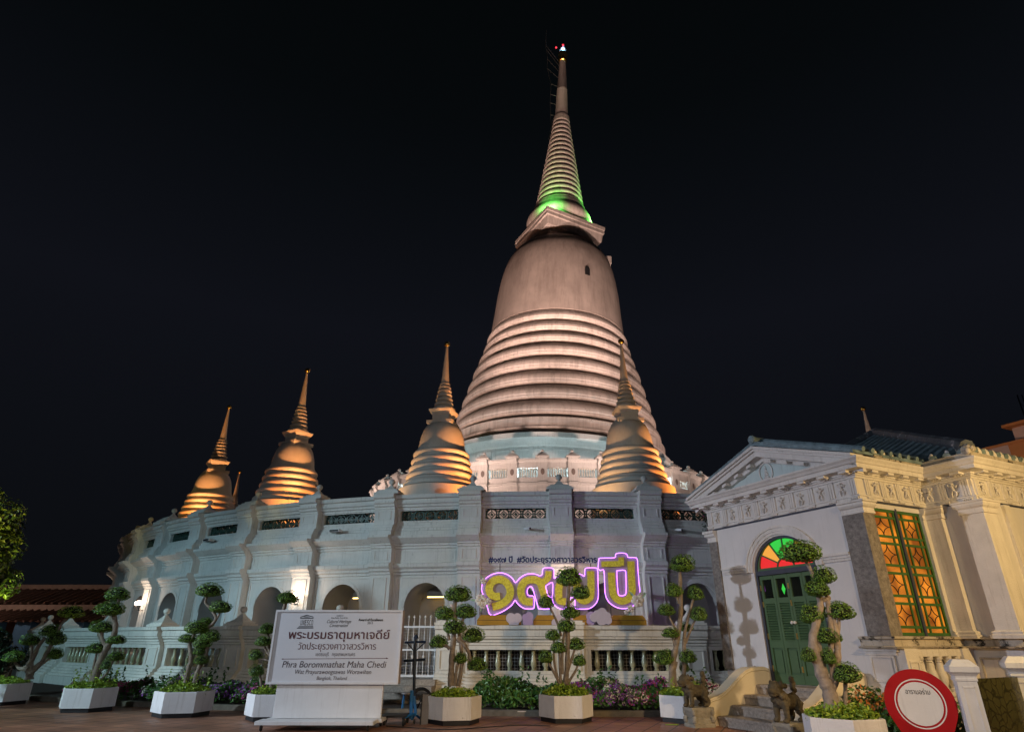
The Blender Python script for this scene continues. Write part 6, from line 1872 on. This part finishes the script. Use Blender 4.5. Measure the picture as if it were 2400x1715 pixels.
lamp('hall_lamp_light', 'POINT', ((x0 + x1) / 2, HY - 5.5, 5.0), 190, (1.0, 0.66, 0.5), None, 0.3)

# house on the right: orange wall, pale corner, flat slab roof
RA = atan2(U.y, U.x)
hp_ = ray(2362, 1042); k_ = 30.0 / hp_.y; hc = Vector((hp_.x * k_, 30.0, EYE + hp_.z * k_))
hs = thing('orange_house', 'orange and pale pink flat-roofed house rising behind the pavilion at the right edge', 'house', (hc.x, hc.y, 0), RA)
q = MB(); q.box(0, 9, 0, 6, 0, hc.z); q.build('wall', M['orange_wall'], hs)
q = MB(); q.box(-3.6, -.002, .0, 6, 0, hc.z); q.build('wall', M['pink_wall'], hs)
q = MB(); q.box(-3.7, 9.1, -.06, 6, hc.z + .002, hc.z + .12); q.build('coping', M['orange_wall'], hs)
q = MB(); q.box(.25, 9, .35, 6, hc.z + .121, hc.z + .85); q.build('upper_wall', M['pink_wall'], hs)
q = MB(); q.box(.05, 9.2, -.15, 6, hc.z + .85, hc.z + 1.0); q.build('roof_slab', M['orange_wall'], hs)
lamp('house_lamp_light', 'SPOT', (hc.x - 9, hc.y - 12, 4.5), 1500, (1.0, 0.62, 0.42), (hc.x, hc.y, hc.z), 0.3, 60, 0.6)
mp_ = at(2400, 985, 60)
ms = thing('radio_mast', 'thin dark lattice mast against the sky at the right edge', 'mast', (mp_.x + .5, 60, 0))
q = MB(); top = at(2376, 925, 60).z
for a_, b_ in ((-.3, 0), (.3, 0), (0, .4)): q.tube([(a_, b_, 0), (a_ * .8, b_ * .8, top)], .05, 5)
z = 10.0
while z < top - 1:
    q.tube([(-.28, 0, z), (.28, 0, z + .6)], .02, 4); q.tube([(.28, 0, z + .6), (-.28, 0, z + 1.2)], .02, 4); z += 1.2
q.build('lattice_mast', M['navy'], ms)

def broadleaf(label, base, trunk_h, crown_c, rad, n, size, seed, matn='leaf_tree', clumps=16):
    random.seed(seed)
    t = thing('leafy_tree', label, 'tree', base)
    q = MB(); q.tube([(0, 0, 0), (.1, .05, trunk_h * .5), (0, 0, trunk_h)], [.22, .17, .13], 10)
    cl = []
    for i in range(clumps):
        d = Vector((random.gauss(0, 1), random.gauss(0, 1), random.gauss(0, 1))).normalized()
        c = Vector(crown_c) + Vector((d.x * rad[0], d.y * rad[1], d.z * rad[2])) * random.uniform(.45, .9)
        cl.append((c, random.uniform(.24, .42) * min(rad)))
        q.tube(smooth_path([Vector((0, 0, trunk_h * .8)), (Vector((0, 0, trunk_h)) + c) / 2 + Vector((0, 0, .2)), c], 4), [.09 - .07 * j / 8 for j in range(9)], 6)
    q.build('trunk', M['bark'], t, 60)
    lf = []
    for _ in range(n):
        c, r = random.choice(cl)
        d = Vector((random.gauss(0, 1), random.gauss(0, 1), random.gauss(0, 1))).normalized()
        lf.append((c + d * r * random.uniform(.6, 1.1), d + Vector((0, 0, .4))))
    q = MB(); leaves(q, lf, size, .8); q.build('crown', M[matn], t)
tc_ = at(-95, 1325, 15.0)
broadleaf('big leafy tree lit yellow green at the left edge of the photo', (tc_.x - .3, 15.0, 0), 2.6, (.25, 0, tc_.z), (1.05, 1.1, 2.3), 13000, .065, 5, 'leaf_tree', 40)
hb = at(20, 1560, 17.5)
broadleaf('dark low bush under the big tree at the left edge', (hb.x - .9, 18.6, 0), .5, (0, 0, 1.0), (.95, .9, .75), 1800, .07, 6, 'leaf_dark', 10)
lamp('garden_light', 'SPOT', (tc_.x + .9, 14.0, .3), 1300, (0.80, 1.0, 0.25), (tc_.x - .2, 15, tc_.z), 0.1, 62, 0.6)
lamp('garden_light', 'SPOT', (tc_.x - .4, 11.0, 2.4), 1300, (1.0, 0.80, 0.22), (tc_.x - .2, 15, tc_.z + .6), 0.1, 42, 0.6)

# loose wires and a straggly creeper where the gallery meets the pavilion gable
wa_ = PH0 + 1.72 * DPHI
cr = thing('creeper', 'dark straggly creeper with a few pink blossoms between the lattice and the pavilion gable', 'creeper', (CX + (R0 + .28) * sin(wa_), CY - (R0 + .28) * cos(wa_), 4.72), wa_)
random.seed(31)
lf = []; fl = []
for _ in range(420):
    x = random.gauss(0, .22); z = abs(random.gauss(.25, .28)); y = random.gauss(-.12, .08)
    lf.append(((x, y, z), (random.uniform(-1, 1), -1, .4)))
    if random.random() < .10: fl.append(((x, y - .04, z + .03), (0, -1, .3)))
q = MB(); leaves(q, lf, .05, .9); q.build('leaves', M['leaf_dark'], cr)
q = MB(); leaves(q, fl, .04, .9); q.build('blossoms', M['fl_pink'], cr)
q = MB()
for i in range(5): q.tube(smooth_path([(random.uniform(-.1, .1), -.05, -.05), (random.uniform(-.3, .3), -.15, .3), (random.uniform(-.4, .4), -.12, .6)], 3), .010, 5)
q.build('stem', M['bark'], cr)
